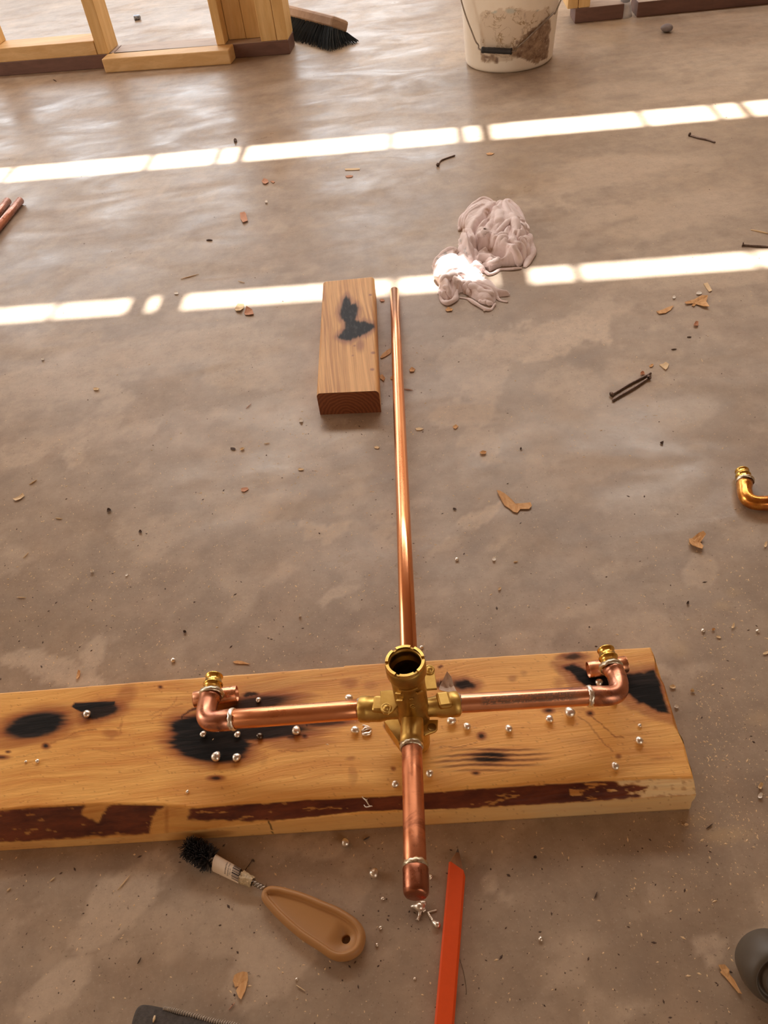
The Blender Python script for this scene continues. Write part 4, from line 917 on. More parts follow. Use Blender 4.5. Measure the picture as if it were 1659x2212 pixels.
# ------------------------------------------------------------------ fitting brush
def build_brush():
    K = 3.456; pts = [(720, 480), (770, 455), (850, 460), (920, 478), (1000, 500), (1080, 530), (1150, 560), (1230, 592), (1300, 625), (1400, 690), (1460, 760), (1480, 840), (1455, 930), (1400, 985), (1320, 1012), (1230, 1000), (1130, 935), (1000, 850), (880, 750), (780, 650), (715, 570), (703, 520)]
    zt = .0115
    o = [at(360 + a / K, 1780 + b / K, zt * .9) for a, b in pts]
    def dens(P_): return [Vector((s_.x, s_.y, 0)) for s_ in smoothpts(P_ + [P_[0]], 4)[:-1]]
    out = dens(o); n = len(out); ctr = sum(out, Vector()) / n
    def inset(P_, d):
        k = len(P_); R = []
        for i in range(k):
            t_ = (P_[(i + 1) % k] - P_[i - 1]).normalized(); nn_ = Vector((-t_.y, t_.x, 0))
            if nn_.dot(ctr - P_[i]) < 0 and abs(nn_.dot((ctr - P_[i]).normalized())) > .05: nn_ = -nn_
            R.append(P_[i] + nn_ * d)
        return R
    # consistent inward normal from the polygon's orientation
    area_ = sum(out[i].x * out[(i + 1) % n].y - out[(i + 1) % n].x * out[i].y for i in range(n)); sg = 1 if area_ > 0 else -1
    def inset(P_, d):
        k = len(P_); R = []
        for i in range(k):
            t_ = (P_[(i + 1) % k] - P_[i - 1]).normalized(); R.append(P_[i] + Vector((-t_.y, t_.x, 0)) * d * sg)
        return R
    t = thing('fitting_brush', 'wire fitting brush with tan plastic handle and black bristles, below the board', 'brush', (ctr.x, ctr.y, 0))
    rings = [(.0016, .0004), (.0002, .003), (-.0003, .0065), (.0006, .0098), (.0018, .0113), (.0032, .0118), (.0044, .0116), (.0050, .0110), (.0054, .0098), (.0058, .0088), (.0068, .0085)]
    v = []; f = []
    for d, z in rings: v += [(q.x, q.y, z) for q in inset(out, d)]
    for i in range(len(rings) - 1):
        for k in range(n): f.append((i * n + k, i * n + (k + 1) % n, (i + 1) * n + (k + 1) % n, (i + 1) * n + k))
    hc = at(360 + 1338 / K, 1780 + 858 / K, .0085); m_ = 20; hr = .0037
    bm = bmesh.new(); li = [bm.verts.new(q) for q in v[(len(rings) - 1) * n:]]
    hv = [bm.verts.new((hc.x + hr * math.cos(2 * PI * k / m_), hc.y + hr * math.sin(2 * PI * k / m_), .0085)) for k in range(m_)]
    es = [bm.edges.new((li[k], li[(k + 1) % n])) for k in range(n)] + [bm.edges.new((hv[k], hv[(k + 1) % m_])) for k in range(m_)]
    bmesh.ops.triangle_fill(bm, edges=es, use_beauty=True); bm.verts.index_update()
    base = (len(rings) - 1) * n; idx = {}
    for k in range(n): idx[li[k].index] = base + k
    for k in range(m_): idx[hv[k].index] = len(v) + k
    f += [tuple(idx[q.index] for q in fc.verts) for fc in bm.faces]; bm.free()
    hb = len(v); v += [(hc.x + hr * math.cos(2 * PI * k / m_), hc.y + hr * math.sin(2 * PI * k / m_), .0085) for k in range(m_)]
    v += [(hc.x + hr * math.cos(2 * PI * k / m_), hc.y + hr * math.sin(2 * PI * k / m_), .0004) for k in range(m_)]
    for k in range(m_): f.append((hb + k, hb + (k + 1) % m_, hb + m_ + (k + 1) % m_, hb + m_ + k))
    # underside, also open at the hanging hole
    f2 = []; 
    mesh('handle', v, f, M['tan'], t)
    w0 = at(572, 1920, .008); w1 = at(420, 1838, .011); ax = (w1 - w0); L = ax.length; ax.normalize(); s_ = ax.cross(Vector((0, 0, 1))).normalized(); u_ = s_.cross(ax)
    mb = MB()
    for ph in (0, PI):
        P_ = [w0 + ax * (L * i / 90) + (s_ * math.cos(i * .85 + ph) + u_ * math.sin(i * .85 + ph)) * .0013 for i in range(91)]; mb.add(*tube(P_, .0013, 8))
    stem = mb.build('twisted_wire', M['wire'], t)
    mb = MB(); g_ = random.Random(2)
    b0_ = at(452, 1856, .011); b1_ = at(405, 1826, .011); bl = b1_ - b0_
    for i in range(900):
        q = b0_ + bl * g_.random(); a = g_.random() * 2 * PI; d = (s_ * math.cos(a) + u_ * math.sin(a)) + ax * g_.uniform(-.5, .5)
        ln_ = g_.uniform(.008, .0125); e_ = q + d.normalized() * ln_; mid = q + d.normalized() * ln_ * .5 + Vector((g_.uniform(-1, 1), g_.uniform(-1, 1), g_.uniform(-1, 1))) * .0012
        if e_.z < .0006: e_.z = .0006 + g_.random() * .001
        if mid.z < .0006: mid.z = .0008
        eb = at(452, 1842 - 452 * .0602, 0).y - .0012
        e_.y = min(e_.y, eb); mid.y = min(mid.y, eb)
        mb.add(*tube([q, mid, e_], [.00042, .0004, .0003], 4))
    mb.build('bristles', M['bristle'], t, smooth=False)
    # paper label wound round the wire: white text band, barcode band, crinkled tail
    l0 = at(548, 1907, .0085); 
    def band(name, a, b, ra, rb_, m, skew=0.0, jag=0.0, par=t):
        A_, B_ = at(*a, .0085), at(*b, .0085); d_ = (B_ - A_); Lb = d_.length; d_.normalize(); s2_ = d_.cross(Vector((0, 0, 1))).normalized(); u2_ = s2_.cross(d_); n = 40; k = 8; v = []; f = []
        for i in range(k + 1):
            for j in range(n):
                an = 2 * PI * j / n; sk = skew * math.cos(an) ; r_ = ra + (rb_ - ra) * i / k + jag * (g_.random() - .5)
                v.append(A_ + d_ * (Lb * i / k + sk) + (s2_ * math.cos(an) + u2_ * math.sin(an)) * r_)
        for i in range(k):
            for j in range(n): f.append((i * n + j, i * n + (j + 1) % n, (i + 1) * n + (j + 1) % n, (i + 1) * n + j))
        return MB().add(v, f).build(name, M[m], par), A_, d_, s2_, u2_, Lb
    tag = band('paper_label', (519, 1893), (464, 1864), .0056, .0066, 'label', .0022)
    band('crinkled_tail', (546, 1906), (521, 1894), .0038, .0052, 'clear', 0, .0018)
    # text and bars on the label's upper side
    lab, A_, d_, s2_, u2_, Lb = tag
    tang = lambda an, r_: (s2_ * math.cos(an) + u2_ * math.sin(an)) * r_
    bars = MB(); x_ = 0
    for an, w_ in [(.42, .10), (.60, .05), (.72, .14), (.95, .05), (1.08, .18), (1.36, .06), (1.50, .10), (1.70, .20), (2.0, .06), (2.14, .12), (2.36, .05), (2.5, .1)]:
        v = []
        for i in range(3):
            for xx in (-.0005, .0068): v.append(A_ + d_ * (xx + .0022 * math.cos(an)) + tang(an + w_ * i / 2, .00592))
        bars.add(v, [(0, 1, 3, 2), (2, 3, 5, 4)])
    bars.build('barcode', M['leadink'], lab, smooth=False)
    def text_on(s, row, size, a0, a1):
        cu = bpy.data.curves.new('t', 'FONT'); cu.body = s; cu.size = 1; cu.resolution_u = 2; to = bpy.data.objects.new('t', cu); C.objects.link(to)
        dg = bpy.context.evaluated_depsgraph_get(); me = to.evaluated_get(dg).to_mesh(); vs = [q.co.copy() for q in me.vertices]; fs = [tuple(q.vertices) for q in me.polygons]
        bpy.data.objects.remove(to); w_ = max(q.x for q in vs); v = []
        for q in vs:
            an = a0 + (a1 - a0) * q.x / w_; v.append(A_ + d_ * (row + q.y * size + .0022 * math.cos(an)) + tang(an, .00625))
        return v, fs
    tx = MB().add(*text_on('Assembled Mexico', .0128, .0021, 2.45, .75)).add(*text_on('Ensamblado Mexico', .0101, .0021, 2.5, .75)).add(*text_on('Ind. M', .0080, .0019, 2.2, 1.5))
    tx.build('label_text', M['leadink'], lab, smooth=False)
build_brush()

# ------------------------------------------------------------------ carpenter's pencil
def build_pencil():
    c1 = at(987, 1880, .0045); c0 = at(950, 2330, .0045); d = (c1 - c0); d.z = 0; L = d.length; d.normalize(); s = Vector((d.y, -d.x, 0)); w_, h_ = .0074, .0040
    tip = at(989, 1832, .003)
    t = thing('carpenter_pencil', 'flat orange-red carpenter pencil, sharpened tip pointing away, at the bottom', 'pencil', (c1.x, c1.y, 0))
    sec = [(-1, -.35), (-1, .35), (-.78, .95), (.78, .95), (1, .35), (1, -.35), (.78, -.95), (-.78, -.95)]
    def ring(c, k): return [c + s * (a * w_ * k) + Vector((0, 0, h_ + b * h_ * k)) for a, b in sec]
    c0.z = 0; c1.z = 0
    v = ring(c0, 1) + ring(c1 - d * .030, 1) + [q + d * (.006 * (i in (0, 1, 2)) - .004 * (i in (4, 5))) for i, q in enumerate(ring(c1 - d * .0005, 1))]
    f = [(r_ * 8 + k, r_ * 8 + (k + 1) % 8, (r_ + 1) * 8 + (k + 1) % 8, (r_ + 1) * 8 + k) for r_ in range(2) for k in range(8)] + [tuple(range(8))[::-1], tuple(range(16, 24))]
    MB().add(v, f).build('painted_body', M['pencilpaint'], t, smooth=False)
    tp = Vector((tip.x, tip.y, .0032)); e_ = ring(c1 - d * .001, .985); hd = [q + d * (.006 * (i in (0, 1, 2)) - .004 * (i in (4, 5))) for i, q in enumerate(e_)]
    m1 = [q.lerp(tp, .80) for q in e_]; v = hd + m1; f = [(k, (k + 1) % 8, 8 + (k + 1) % 8, 8 + k) for k in range(8)] + [tuple(range(8))[::-1], tuple(range(8, 16))]
    MB().add(v, f).build('sharpened_wood', M['pencilwood'], t, smooth=False)
    v = m1 + [q.lerp(tp, .97) for q in e_]; MB().add(v, [(k, (k + 1) % 8, 8 + (k + 1) % 8, 8 + k) for k in range(8)] + [tuple(range(8))[::-1], tuple(range(8, 16))]).build('pencil_lead', M['graphite'], t, smooth=False)
build_pencil()

# ------------------------------------------------------------------ rag
def build_rag():
    S = lambda x, y: (920 + x / 6.636, 410 + y / 6.636)
    parts = [  # outline in the cloth's own plan, loft height, edge softness
        ([(465, 440), (500, 350), (600, 240), (740, 150), (850, 118), (940, 145), (1020, 215), (1090, 145), (1190, 130), (1270, 190), (1370, 300), (1430, 400), (1460, 520), (1490, 560), (1535, 660), (1545, 760), (1500, 890), (1400, 990), (1250, 1010), (1080, 1010), (1000, 1050), (910, 1085), (870, 1060), (800, 1025), (720, 1050), (690, 1000), (710, 900), (700, 760), (640, 640), (560, 540), (480, 480)], .030, .012),
        ([(480, 640), (560, 520), (660, 640), (720, 780), (740, 950), (700, 1040), (560, 1130), (500, 960), (470, 760)], .027, .010),
        ([(85, 1010), (150, 930), (330, 850), (430, 860), (520, 940), (680, 960), (640, 1060), (560, 1170), (600, 1200), (500, 1380), (440, 1400), (400, 1490), (300, 1510), (210, 1470), (180, 1380), (200, 1290), (120, 1170)], .030, .011),
        ([(520, 1160), (640, 1100), (760, 1060), (850, 1130), (760, 1180), (850, 1280), (960, 1320), (1050, 1420), (1200, 1440), (1200, 1475), (1060, 1490), (1010, 1490), (970, 1580), (850, 1595), (700, 1520), (480, 1400)], .015, .007)]
    domes = [((1150, 450), 260, 300, .014), ((1380, 720), 130, 260, .008), ((720, 330), 190, 130, .004), ((300, 1100), 220, 150, .008), ((600, 760), 70, 200, .008), ((830, 660), 120, 80, .008)]
    creases = [  # (line, width in m, depth in m)
        ([(1015, 205), (960, 280), (890, 340), (870, 390), (760, 470), (690, 570)], .0042, .017), ([(680, 605), (760, 570), (850, 505), (900, 440)], .003, .009), ([(700, 720), (760, 755), (900, 762), (960, 830), (1090, 868)], .0065, .026),
        ([(740, 830), (860, 850), (1000, 880)], .012, .018), ([(900, 730), (920, 670), (1070, 640), (1190, 555)], .0028, .009), ([(980, 770), (1040, 705), (1100, 690)], .0026, .007), ([(1030, 800), (1050, 740)], .0022, .005), ([(1190, 770), (1190, 680), (1220, 575)], .0026, .008),
        ([(1180, 800), (1280, 832), (1350, 852), (1385, 960)], .0036, .012), ([(1330, 745), (1420, 660), (1470, 575)], .003, .009), ([(1340, 430), (1345, 560), (1330, 640)], .0022, .005), ([(1175, 320), (1225, 440)], .0026, .005), ([(1290, 680), (1340, 780)], .0024, .006),
        ([(1350, 780), (1440, 800), (1460, 860)], .0026, .006), ([(700, 1045), (850, 1040), (980, 1030), (1085, 955)], .003, .010), ([(720, 960), (860, 935), (980, 945)], .0024, .006), ([(560, 500), (590, 640), (640, 780), (705, 930)], .003, .010), ([(500, 700), (530, 820), (600, 930)], .0026, .006), ([(455, 890), (470, 960), (440, 1000)], .003, .007),
        ([(440, 1020), (520, 1050), (590, 1095)], .0026, .009), ([(480, 1130), (560, 1128), (660, 1055)], .003, .010), ([(210, 1295), (290, 1385), (370, 1445)], .0028, .010), ([(350, 1250), (375, 1430)], .0028, .010), ([(590, 1235), (740, 1290), (890, 1365)], .0026, .008), ([(620, 1290), (640, 1370), (520, 1380)], .0024, .006),
        ([(530, 430), (590, 330), (740, 250)], .0026, .006), ([(560, 560), (540, 440)], .0028, .008), ([(150, 990), (280, 960), (420, 940)], .0028, .007), ([(760, 1130), (700, 1160), (560, 1170)], .0028, .008), ([(650, 700), (720, 800)], .0022, .004), ([(870, 600), (880, 690)], .0018, .003), ([(1000, 600), (1100, 520)], .002, .003)]
    step = .00135; a0, a1 = at(920, 660), at(1175, 415); X, Y = np.meshgrid(np.arange(.06, .37, step), np.arange(1.10, 1.62, step)); Hh = np.zeros_like(X)
    wX = X + .005 * (fbm(X * 60, Y * 60, 61) - .5); wY = Y + .005 * (fbm(X * 60, Y * 60, 62) - .5)
    def W(pts, z): return [(q.x, q.y) for q in (at(*S(a, b), z) for a, b in pts)]
    for poly, h, soft in parts:
        d = inpoly(wX, wY, W(poly, h * .38)); Hh = np.maximum(Hh, np.where(d > -.0005, h * (1 - np.exp(-np.clip(d + .0005, 0, 1) / soft * 1.6)) + .0016, 0))
    on_ = Hh > 0
    for (cx, cy), rx, ry, h in domes:
        c_ = at(*S(cx, cy), .02); ex = abs(at(*S(cx + rx, cy), .02).x - c_.x); ey = abs(at(*S(cx, cy + ry), .02).y - c_.y); Hh += on_ * h * np.clip(1 - ((X - c_.x) / ex) ** 2 - ((Y - c_.y) / ey) ** 2, 0, 1)
    base = Hh.copy()
    for pts, w_, dp in creases:
        P_ = [(q.x, q.y) for q in smoothpts([at(*S(a, b), .022) for a, b in pts], 4)]; d = segd(wX, wY, P_)
        Hh = Hh - on_ * (dp * np.exp(-(d / w_) ** 2) - .26 * dp * np.exp(-((d - 2.6 * w_) / (1.5 * w_)) ** 2))
    fold = fbm((X * 1.0 + Y * .5) * 60, (Y - X * .4) * 34, 71, 4); Hh = Hh + on_ * (.0045 * (fold - .5) + .0018 * (fbm(X * 130, Y * 130, 73, 3) - .5)) * sstep(.004, .018, base)
    Hh = np.where(on_, np.maximum(Hh, .0022), 0) * .74; Hh = np.where(on_, np.maximum(Hh, .0020), 0)
    folds = [([(475, 450), (510, 350), (610, 240), (740, 160), (850, 130), (960, 170), (1000, 215)], 28), ([(560, 540), (545, 450), (600, 370), (730, 290), (860, 210)], 26), ([(700, 560), (760, 470), (880, 390), (960, 300), (1060, 190), (1120, 150)], 36),
        ([(1120, 150), (1190, 150), (1270, 210), (1360, 310), (1430, 420), (1455, 530)], 32), ([(1110, 260), (1170, 380), (1230, 470), (1290, 560), (1290, 680)], 46), ([(1010, 330), (1060, 450), (1080, 560)], 60), ([(700, 620), (770, 590), (860, 620), (900, 560), (960, 470)], 40), ([(760, 680), (850, 700), (940, 690)], 44),
        ([(960, 660), (1060, 630), (1180, 540), (1300, 470), (1400, 440)], 30), ([(940, 790), (1000, 740), (1090, 680), (1180, 690)], 32), ([(1050, 830), (1090, 760), (1170, 720)], 40), ([(1230, 590), (1210, 680), (1230, 780), (1340, 830)], 36), ([(1300, 600), (1370, 560), (1420, 520)], 44), ([(1350, 740), (1430, 660), (1490, 570)], 28),
        ([(1470, 590), (1530, 700), (1500, 860), (1410, 970)], 34), ([(1340, 770), (1430, 740), (1470, 800), (1430, 900)], 24), ([(1380, 980), (1230, 1000), (1080, 1000), (1000, 1040), (910, 1075), (850, 1030), (760, 1040)], 17), ([(1110, 870), (1030, 940), (930, 990), (800, 960), (740, 990)], 27), ([(1180, 860), (1280, 900), (1360, 950)], 40),
        ([(570, 470), (610, 560), (670, 660), (700, 790), (730, 930), (700, 1030)], 30), ([(500, 640), (510, 740), (560, 860), (630, 960)], 36), ([(450, 900), (480, 840), (510, 880)], 20), ([(120, 1000), (180, 940), (300, 880), (400, 870), (430, 910)], 32), ([(150, 1060), (300, 1020), (450, 1000), (560, 1040), (640, 1060)], 42),
        ([(130, 1120), (220, 1180), (330, 1180), (470, 1140)], 46), ([(200, 1250), (300, 1260), (420, 1200), (540, 1180)], 42), ([(210, 1370), (230, 1460), (320, 1490), (400, 1450), (420, 1370), (470, 1300)], 26), ([(250, 1320), (320, 1390), (360, 1420)], 22), ([(560, 1180), (620, 1170), (720, 1240), (850, 1300), (950, 1340), (1050, 1430), (1190, 1460)], 19),
        ([(600, 1270), (700, 1330), (820, 1380), (960, 1420)], 32), ([(480, 1400), (600, 1420), (720, 1490), (850, 1570), (950, 1560), (1000, 1490)], 17), ([(690, 1160), (760, 1140), (840, 1130)], 18), ([(650, 1090), (740, 1085), (820, 1100)], 17), ([(430, 1290), (540, 1250), (620, 1290), (610, 1370)], 36), ([(760, 1460), (870, 1480), (960, 1500)], 26)]
    FV, FF = [], []; g_ = random.Random(8)
    for pts, w_ in folds:
        P_ = smoothpts([at(*S(a, b), .020) for a, b in pts], 9); k = len(P_); r0 = w_ / 6.636 * 1.75 / FPX; rs = []
        ph = g_.random() * 6
        for i, q in enumerate(P_):
            t = i / (k - 1); r_ = r0 * (.45 + .75 * math.sin(PI * min(1, max(0, t))) ** .6) * (1 + .14 * math.sin(t * 17 + ph)); iy = int(np.clip((q.y - 1.10) / step, 0, X.shape[0] - 1)); ix = int(np.clip((q.x - X[0, 0]) / step, 0, X.shape[1] - 1))
            q.z = max(float(Hh[iy, ix]) - r_ * .52, r_ * .42) + .0012 * math.sin(t * 11 + ph); q.x += .0012 * math.sin(t * 13 + ph * 2); rs.append(r_)
        for i in range(1, k - 1): P_[i].z = (P_[i - 1].z + P_[i].z + P_[i + 1].z) / 3
        vv, ff = tube(P_, [max(r_, .0008) for r_ in rs], 16, sx=1.0); vv = [(q.x, q.y, max(.0008, q.z)) for q in vv]
        nb = len(FV); FV += vv; FF += [tuple(i + nb for i in q) for q in ff]
    mk = Hh > .0012
    idx = -np.ones(X.shape, int); cell = mk[:-1, :-1] | mk[1:, :-1] | mk[:-1, 1:] | mk[1:, 1:]
    need = np.zeros(X.shape, bool); need[:-1, :-1] |= cell; need[1:, :-1] |= cell; need[:-1, 1:] |= cell; need[1:, 1:] |= cell
    idx[need] = np.arange(need.sum()); Z = np.where(mk, np.maximum(Hh, .0015), .0004); v = np.stack([X[need], Y[need], Z[need]], -1)
    ii, jj = np.nonzero(cell); f = np.stack([idx[ii, jj], idx[ii, jj + 1], idx[ii + 1, jj + 1], idx[ii + 1, jj]], -1).tolist()
    nb = len(v); v = np.concatenate([v, np.array(FV)]); f = f + [tuple(i + nb for i in q) for q in FF]
    px, py = pix(v[:, 0], v[:, 1], v[:, 2]); nx_ = (px - 920) * 6.636; ny_ = (py - 410) * 6.636
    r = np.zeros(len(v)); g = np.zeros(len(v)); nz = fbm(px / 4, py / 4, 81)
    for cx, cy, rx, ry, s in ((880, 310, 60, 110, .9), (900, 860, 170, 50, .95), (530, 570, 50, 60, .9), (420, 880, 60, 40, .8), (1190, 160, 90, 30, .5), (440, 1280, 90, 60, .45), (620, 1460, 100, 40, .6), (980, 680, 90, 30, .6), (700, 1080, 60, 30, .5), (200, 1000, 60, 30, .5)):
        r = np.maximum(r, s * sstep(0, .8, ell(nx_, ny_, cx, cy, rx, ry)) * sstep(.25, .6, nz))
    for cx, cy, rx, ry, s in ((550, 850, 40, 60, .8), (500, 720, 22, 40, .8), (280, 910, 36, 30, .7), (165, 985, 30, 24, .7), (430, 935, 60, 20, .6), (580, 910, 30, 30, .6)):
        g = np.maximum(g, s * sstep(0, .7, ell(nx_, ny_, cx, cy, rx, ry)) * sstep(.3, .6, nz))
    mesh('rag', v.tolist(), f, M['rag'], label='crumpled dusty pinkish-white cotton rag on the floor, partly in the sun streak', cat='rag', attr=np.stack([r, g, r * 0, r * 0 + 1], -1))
build_rag()

# ------------------------------------------------------------------ nails and splinters
def nail(pts, wpx, headpx, label, z=0.0, group='nails on the floor'):
    P_ = smoothpts([at(a, b, z + .002) for a, b in pts], 5); r = rad(wpx, P_[0])
    for q in P_: q.z = z + r * 1.05
    k = len(P_); rs = [r] * (k - 1) + [r * .15]
    t = thing('nail', label, 'nail', (P_[0].x, P_[0].y, 0), group)
    MB().add(*tube(P_, rs, 10)).build('shank', M['nail'], t)
    d = (P_[1] - P_[0]).normalized(); hr = rad(headpx, P_[0]); c = P_[0].copy(); c.z = z + hr * .9
    MB().add(*lathe(c - d * .0014, d, [(0, .0001), (0, hr), (.0012, hr), (.0024, r)], 16)).build('nail_head', M['nail'], t)
nail([(946, 357), (952, 347), (966, 341), (984, 335)], 3.4, 8, 'bent nail with a shiny head on the floor below the upper sun streak')
nail([(1490, 292), (1510, 298), (1530, 302), (1546, 308)], 4, 8, 'dark straight nail at the upper right below the sun streak')
nail([(1605, 529), (1630, 531), (1680, 533)], 4.4, 9, 'dark nail running out at the right edge above the lower streak')
nail([(1322, 853), (1360, 830), (1395, 812), (1407, 805)], 5.5, 12, 'upper nail of the crossed pair, its head at the lower left')
nail([(1401, 817), (1370, 838), (1340, 855), (1322, 866)], 5.8, 11, 'lower nail of the crossed pair, its head at the upper right')
def splinter(a, b, wpx, label, m='chip_pale', cat='splinter', name='wood_splinter', bend=0.0):
    p, q = at(*a, .001), at(*b, .001); r = rad(wpx, p); mid = p.lerp(q, .5) + Vector((0, 0, bend))
    P_ = [p, p.lerp(mid, .6), mid, mid.lerp(q, .6), q]
    for s_ in P_: s_.z = max(s_.z, r * .6)
    MB().add(*tube(P_, [r * .5, r, r * 1.05, r * .8, r * .3], 6, sx=.6)).build(name, M[m], label=label, cat=cat)
for a in [((390, 603), (430, 592), 2.4, 'thin straw-like splinter between the sun streaks at left'), ((514, 607), (529, 611), 2, 'short pale splinter left of the burnt block'),
    ((1622, 496), (1662, 505), 4, 'pale twig above the dark nail at the right edge'), ((254, 1923), (282, 1889), 4, 'pale forked splinter on the floor at lower left'),
    ((108, 1904), (119, 1895), 4, 'short pale splinter on the floor at far lower left'), ((15, 1925), (23, 1918), 6, 'small pale flake on the floor at far lower left', 'chip_pale'),
    ((570, 959), (583, 957), 2.5, 'thin pale splinter below the burnt block'), ((531, 883), (543, 872), 2, 'slim reddish splinter left of the block foot', 'chip_red'),
    ((36, 1290), (56, 1291), 3, 'curved pale splinter at the left edge of the floor'), ((63, 1047), (80, 1036), 3.4, 'bent pale splinter at far left middle'),
    ((50, 1206), (62, 1193), 3, 'small curled splinter at far left'), ((120, 1119), (135, 1121), 3.4, 'small white-tipped splinter at left middle'),
    ((872, 840), (892, 843), 2.6, 'brown splinter just right of the riser', 'chip_red'), ((898, 1217), (1116, 1213), 0, ''),
    ((1109, 1214), (1119, 1213), 3.6, 'white sliver on the floor right of the riser'), ((1526, 1790), (1540, 1779), 4, 'dark shaving near the sawdust at right', 'chip_dark'),
    ((1284, 1941), (1290, 1926), 4.4, 'dark slim crumb on the floor right of the pencil', 'chip_dark'), ((297, 2082), (305, 2068), 4, 'brown crumb on the floor at lower left', 'chip_dark'),
    ((115, 172), (122, 176), 3, 'short dark stick at upper left below the stud wall', 'chip_dark'), ((446, 519), (459, 519), 4.4, 'short black stick between the sun streaks', 'chip_dark'),
    ((1484, 728), (1494, 728), 3.4, 'short black stick right of the orange chips', 'chip_dark'), ((1450, 755), (1462, 754), 3.4, 'short brown stick above the leaf flake at right', 'chip_dark'),
    ((494, 2182), (508, 2165), 3, 'curly copper-coloured shaving below the orange leaf', 'chip_red'), ((640, 2128), (660, 2141), 3.4, 'pale pinkish curl of wood below the tan handle'),
    ((785, 1815), (799, 1807), 4, 'dark shaving below the board next to the hollow bead', 'chip_dark')]:
    if a[3]: splinter(a[0], a[1], a[2], a[3], a[4] if len(a) > 4 else 'chip_pale')

# ------------------------------------------------------------------ wood chips and leaf-like flakes
def chip(poly, label, m='chip', z=0.0, lift=.003, name='wood_chip', cat='wood chip', th=.0007):
    g_ = random.Random(len(label) * 31 + int(poly[0][0])); pts = [at(a, b, z + lift * .5) for a, b in poly]; c = sum(pts, Vector()) / len(pts); n = len(pts)
    R = max((q - c).length for q in pts) + 1e-6; v = []
    ax = (pts[0] - c).normalized(); rings = []
    for k in (1.0, .66, .33):
        for q in pts:
            r_ = c + (q - c) * k; w_ = ((r_ - c).dot(Vector((-ax.y, ax.x, 0))) / R); u_ = (r_ - c).dot(ax) / R
            v.append([r_.x, r_.y, z + lift * (w_ * w_ * .9 + .35 * u_ * u_) + g_.uniform(0, lift * .12)])
    v.append([c.x, c.y, z + lift * .02]); m0 = min(q[2] for q in v)
    for q in v: q[2] += z - m0 + .0003
    f = []
    for k in range(2): f += [(k * n + i, k * n + (i + 1) % n, (k + 1) * n + (i + 1) % n, (k + 1) * n + i) for i in range(n)]
    f += [(2 * n + i, 2 * n + (i + 1) % n, 3 * n) for i in range(n)]; tot = len(v)
    v2 = [(q[0], q[1], q[2] + th) for q in v]; f2 = [tuple(reversed([i + tot for i in q])) for q in f]
    side = [(i, (i + 1) % n, (i + 1) % n + tot, i + tot) for i in range(n)]
    mesh(name, [tuple(q) for q in v] + v2, f + f2 + side, M[m], label=label, cat=cat, smooth=False)
def blob(cx, cy, rx, ry, rot=0, n=8, seed=1):
    g_ = random.Random(seed * 13 + int(cx)); c, s = math.cos(math.radians(rot)), math.sin(math.radians(rot)); o = []
    for k in range(n):
        a = 2 * PI * k / n; j = g_.uniform(.72, 1.15); x = rx * math.cos(a) * j; y = ry * math.sin(a) * j; o.append((cx + x * c - y * s, cy + x * s + y * c))
    return o
chip([(1073, 1059), (1080, 1060), (1092, 1066), (1104, 1076), (1116, 1088), (1125, 1090), (1134, 1086), (1146, 1085), (1149, 1092), (1143, 1098), (1124, 1098), (1118, 1106), (1109, 1104), (1100, 1096), (1090, 1090), (1082, 1076)], 'curled orange shaving with a pale tip on open floor right of the riser', lift=.006)
chip([(1489, 1161), (1496, 1160), (1508, 1153), (1518, 1152), (1524, 1157), (1514, 1168), (1520, 1178), (1516, 1188), (1506, 1182), (1496, 1180), (1489, 1172)], 'crumpled orange bark flake left of the loose elbow, lower down', 'chip', lift=.008)
chip([(1479, 652), (1500, 645), (1516, 639), (1529, 640), (1526, 650), (1532, 664), (1520, 662), (1504, 655), (1490, 652), (1484, 656)], 'large triangular orange chip at right below the lower sun streak', lift=.006)
chip([(1494, 660), (1499, 655), (1504, 657), (1499, 663)], 'small orange chip peeking from under the triangular one', lift=.002)
chip([(1418, 673), (1432, 668), (1444, 663), (1455, 661), (1449, 669), (1438, 676), (1424, 678)], 'slim leaf-shaped orange chip left of the triangular chip', lift=.003)
chip([(1520, 613), (1528, 611), (1532, 616), (1538, 628), (1532, 631), (1527, 624)], 'small square-ended yellow chip above the triangular chip', 'chip_pale', lift=.002)
chip(blob(1510, 634, 6, 4, 0, 7, 2), 'white crumb just above the triangular orange chip', 'grit_white', lift=.002)
chip(blob(1456, 642, 4, 4, 0, 6, 3), 'small white crumb left of the triangular chip', 'grit_white', lift=.002)
chip([(1424, 788), (1432, 786), (1438, 783), (1445, 787), (1442, 795), (1438, 800), (1432, 795)], 'pale yellow leaf flake right of the crossed nails', 'chip_pale', lift=.002)
chip([(1402, 791), (1408, 787), (1412, 788), (1409, 793), (1404, 794)], 'tiny orange flake above the crossed nails', 'chip', lift=.001)
chip(blob(1388, 807, 6, 5, 0, 7, 5), 'reddish brown crumb touching the crossed nails', 'chip_red', lift=.004)
chip(blob(1504, 701, 6, 5, 0, 7, 6), 'small red-brown crumb below the triangular chip', 'chip_red', lift=.004)
chip([(507, 667), (514, 658), (527, 658), (526, 665), (520, 673), (510, 672)], 'left one of two tan chips below the lower sun streak', 'chip_pale', lift=.004)
chip([(527, 676), (533, 664), (545, 668), (548, 678), (538, 680), (530, 679)], 'right one of two tan chips below the lower sun streak', 'chip_red', lift=.005)
chip([(518, 459), (528, 457), (531, 460), (535, 476), (525, 481), (519, 471)], 'reddish wood chip on the floor between the two sun streaks', 'chip_red', lift=.006)
chip([(821, 772), (827, 763), (836, 756), (845, 752), (844, 762), (834, 769), (824, 774)], 'rust-brown chip between burnt block and riser', 'chip', lift=.003)
chip([(819, 812), (826, 809), (832, 817), (829, 824), (822, 818)], 'small brown chip by the lower right corner of the block', 'chip', lift=.002)
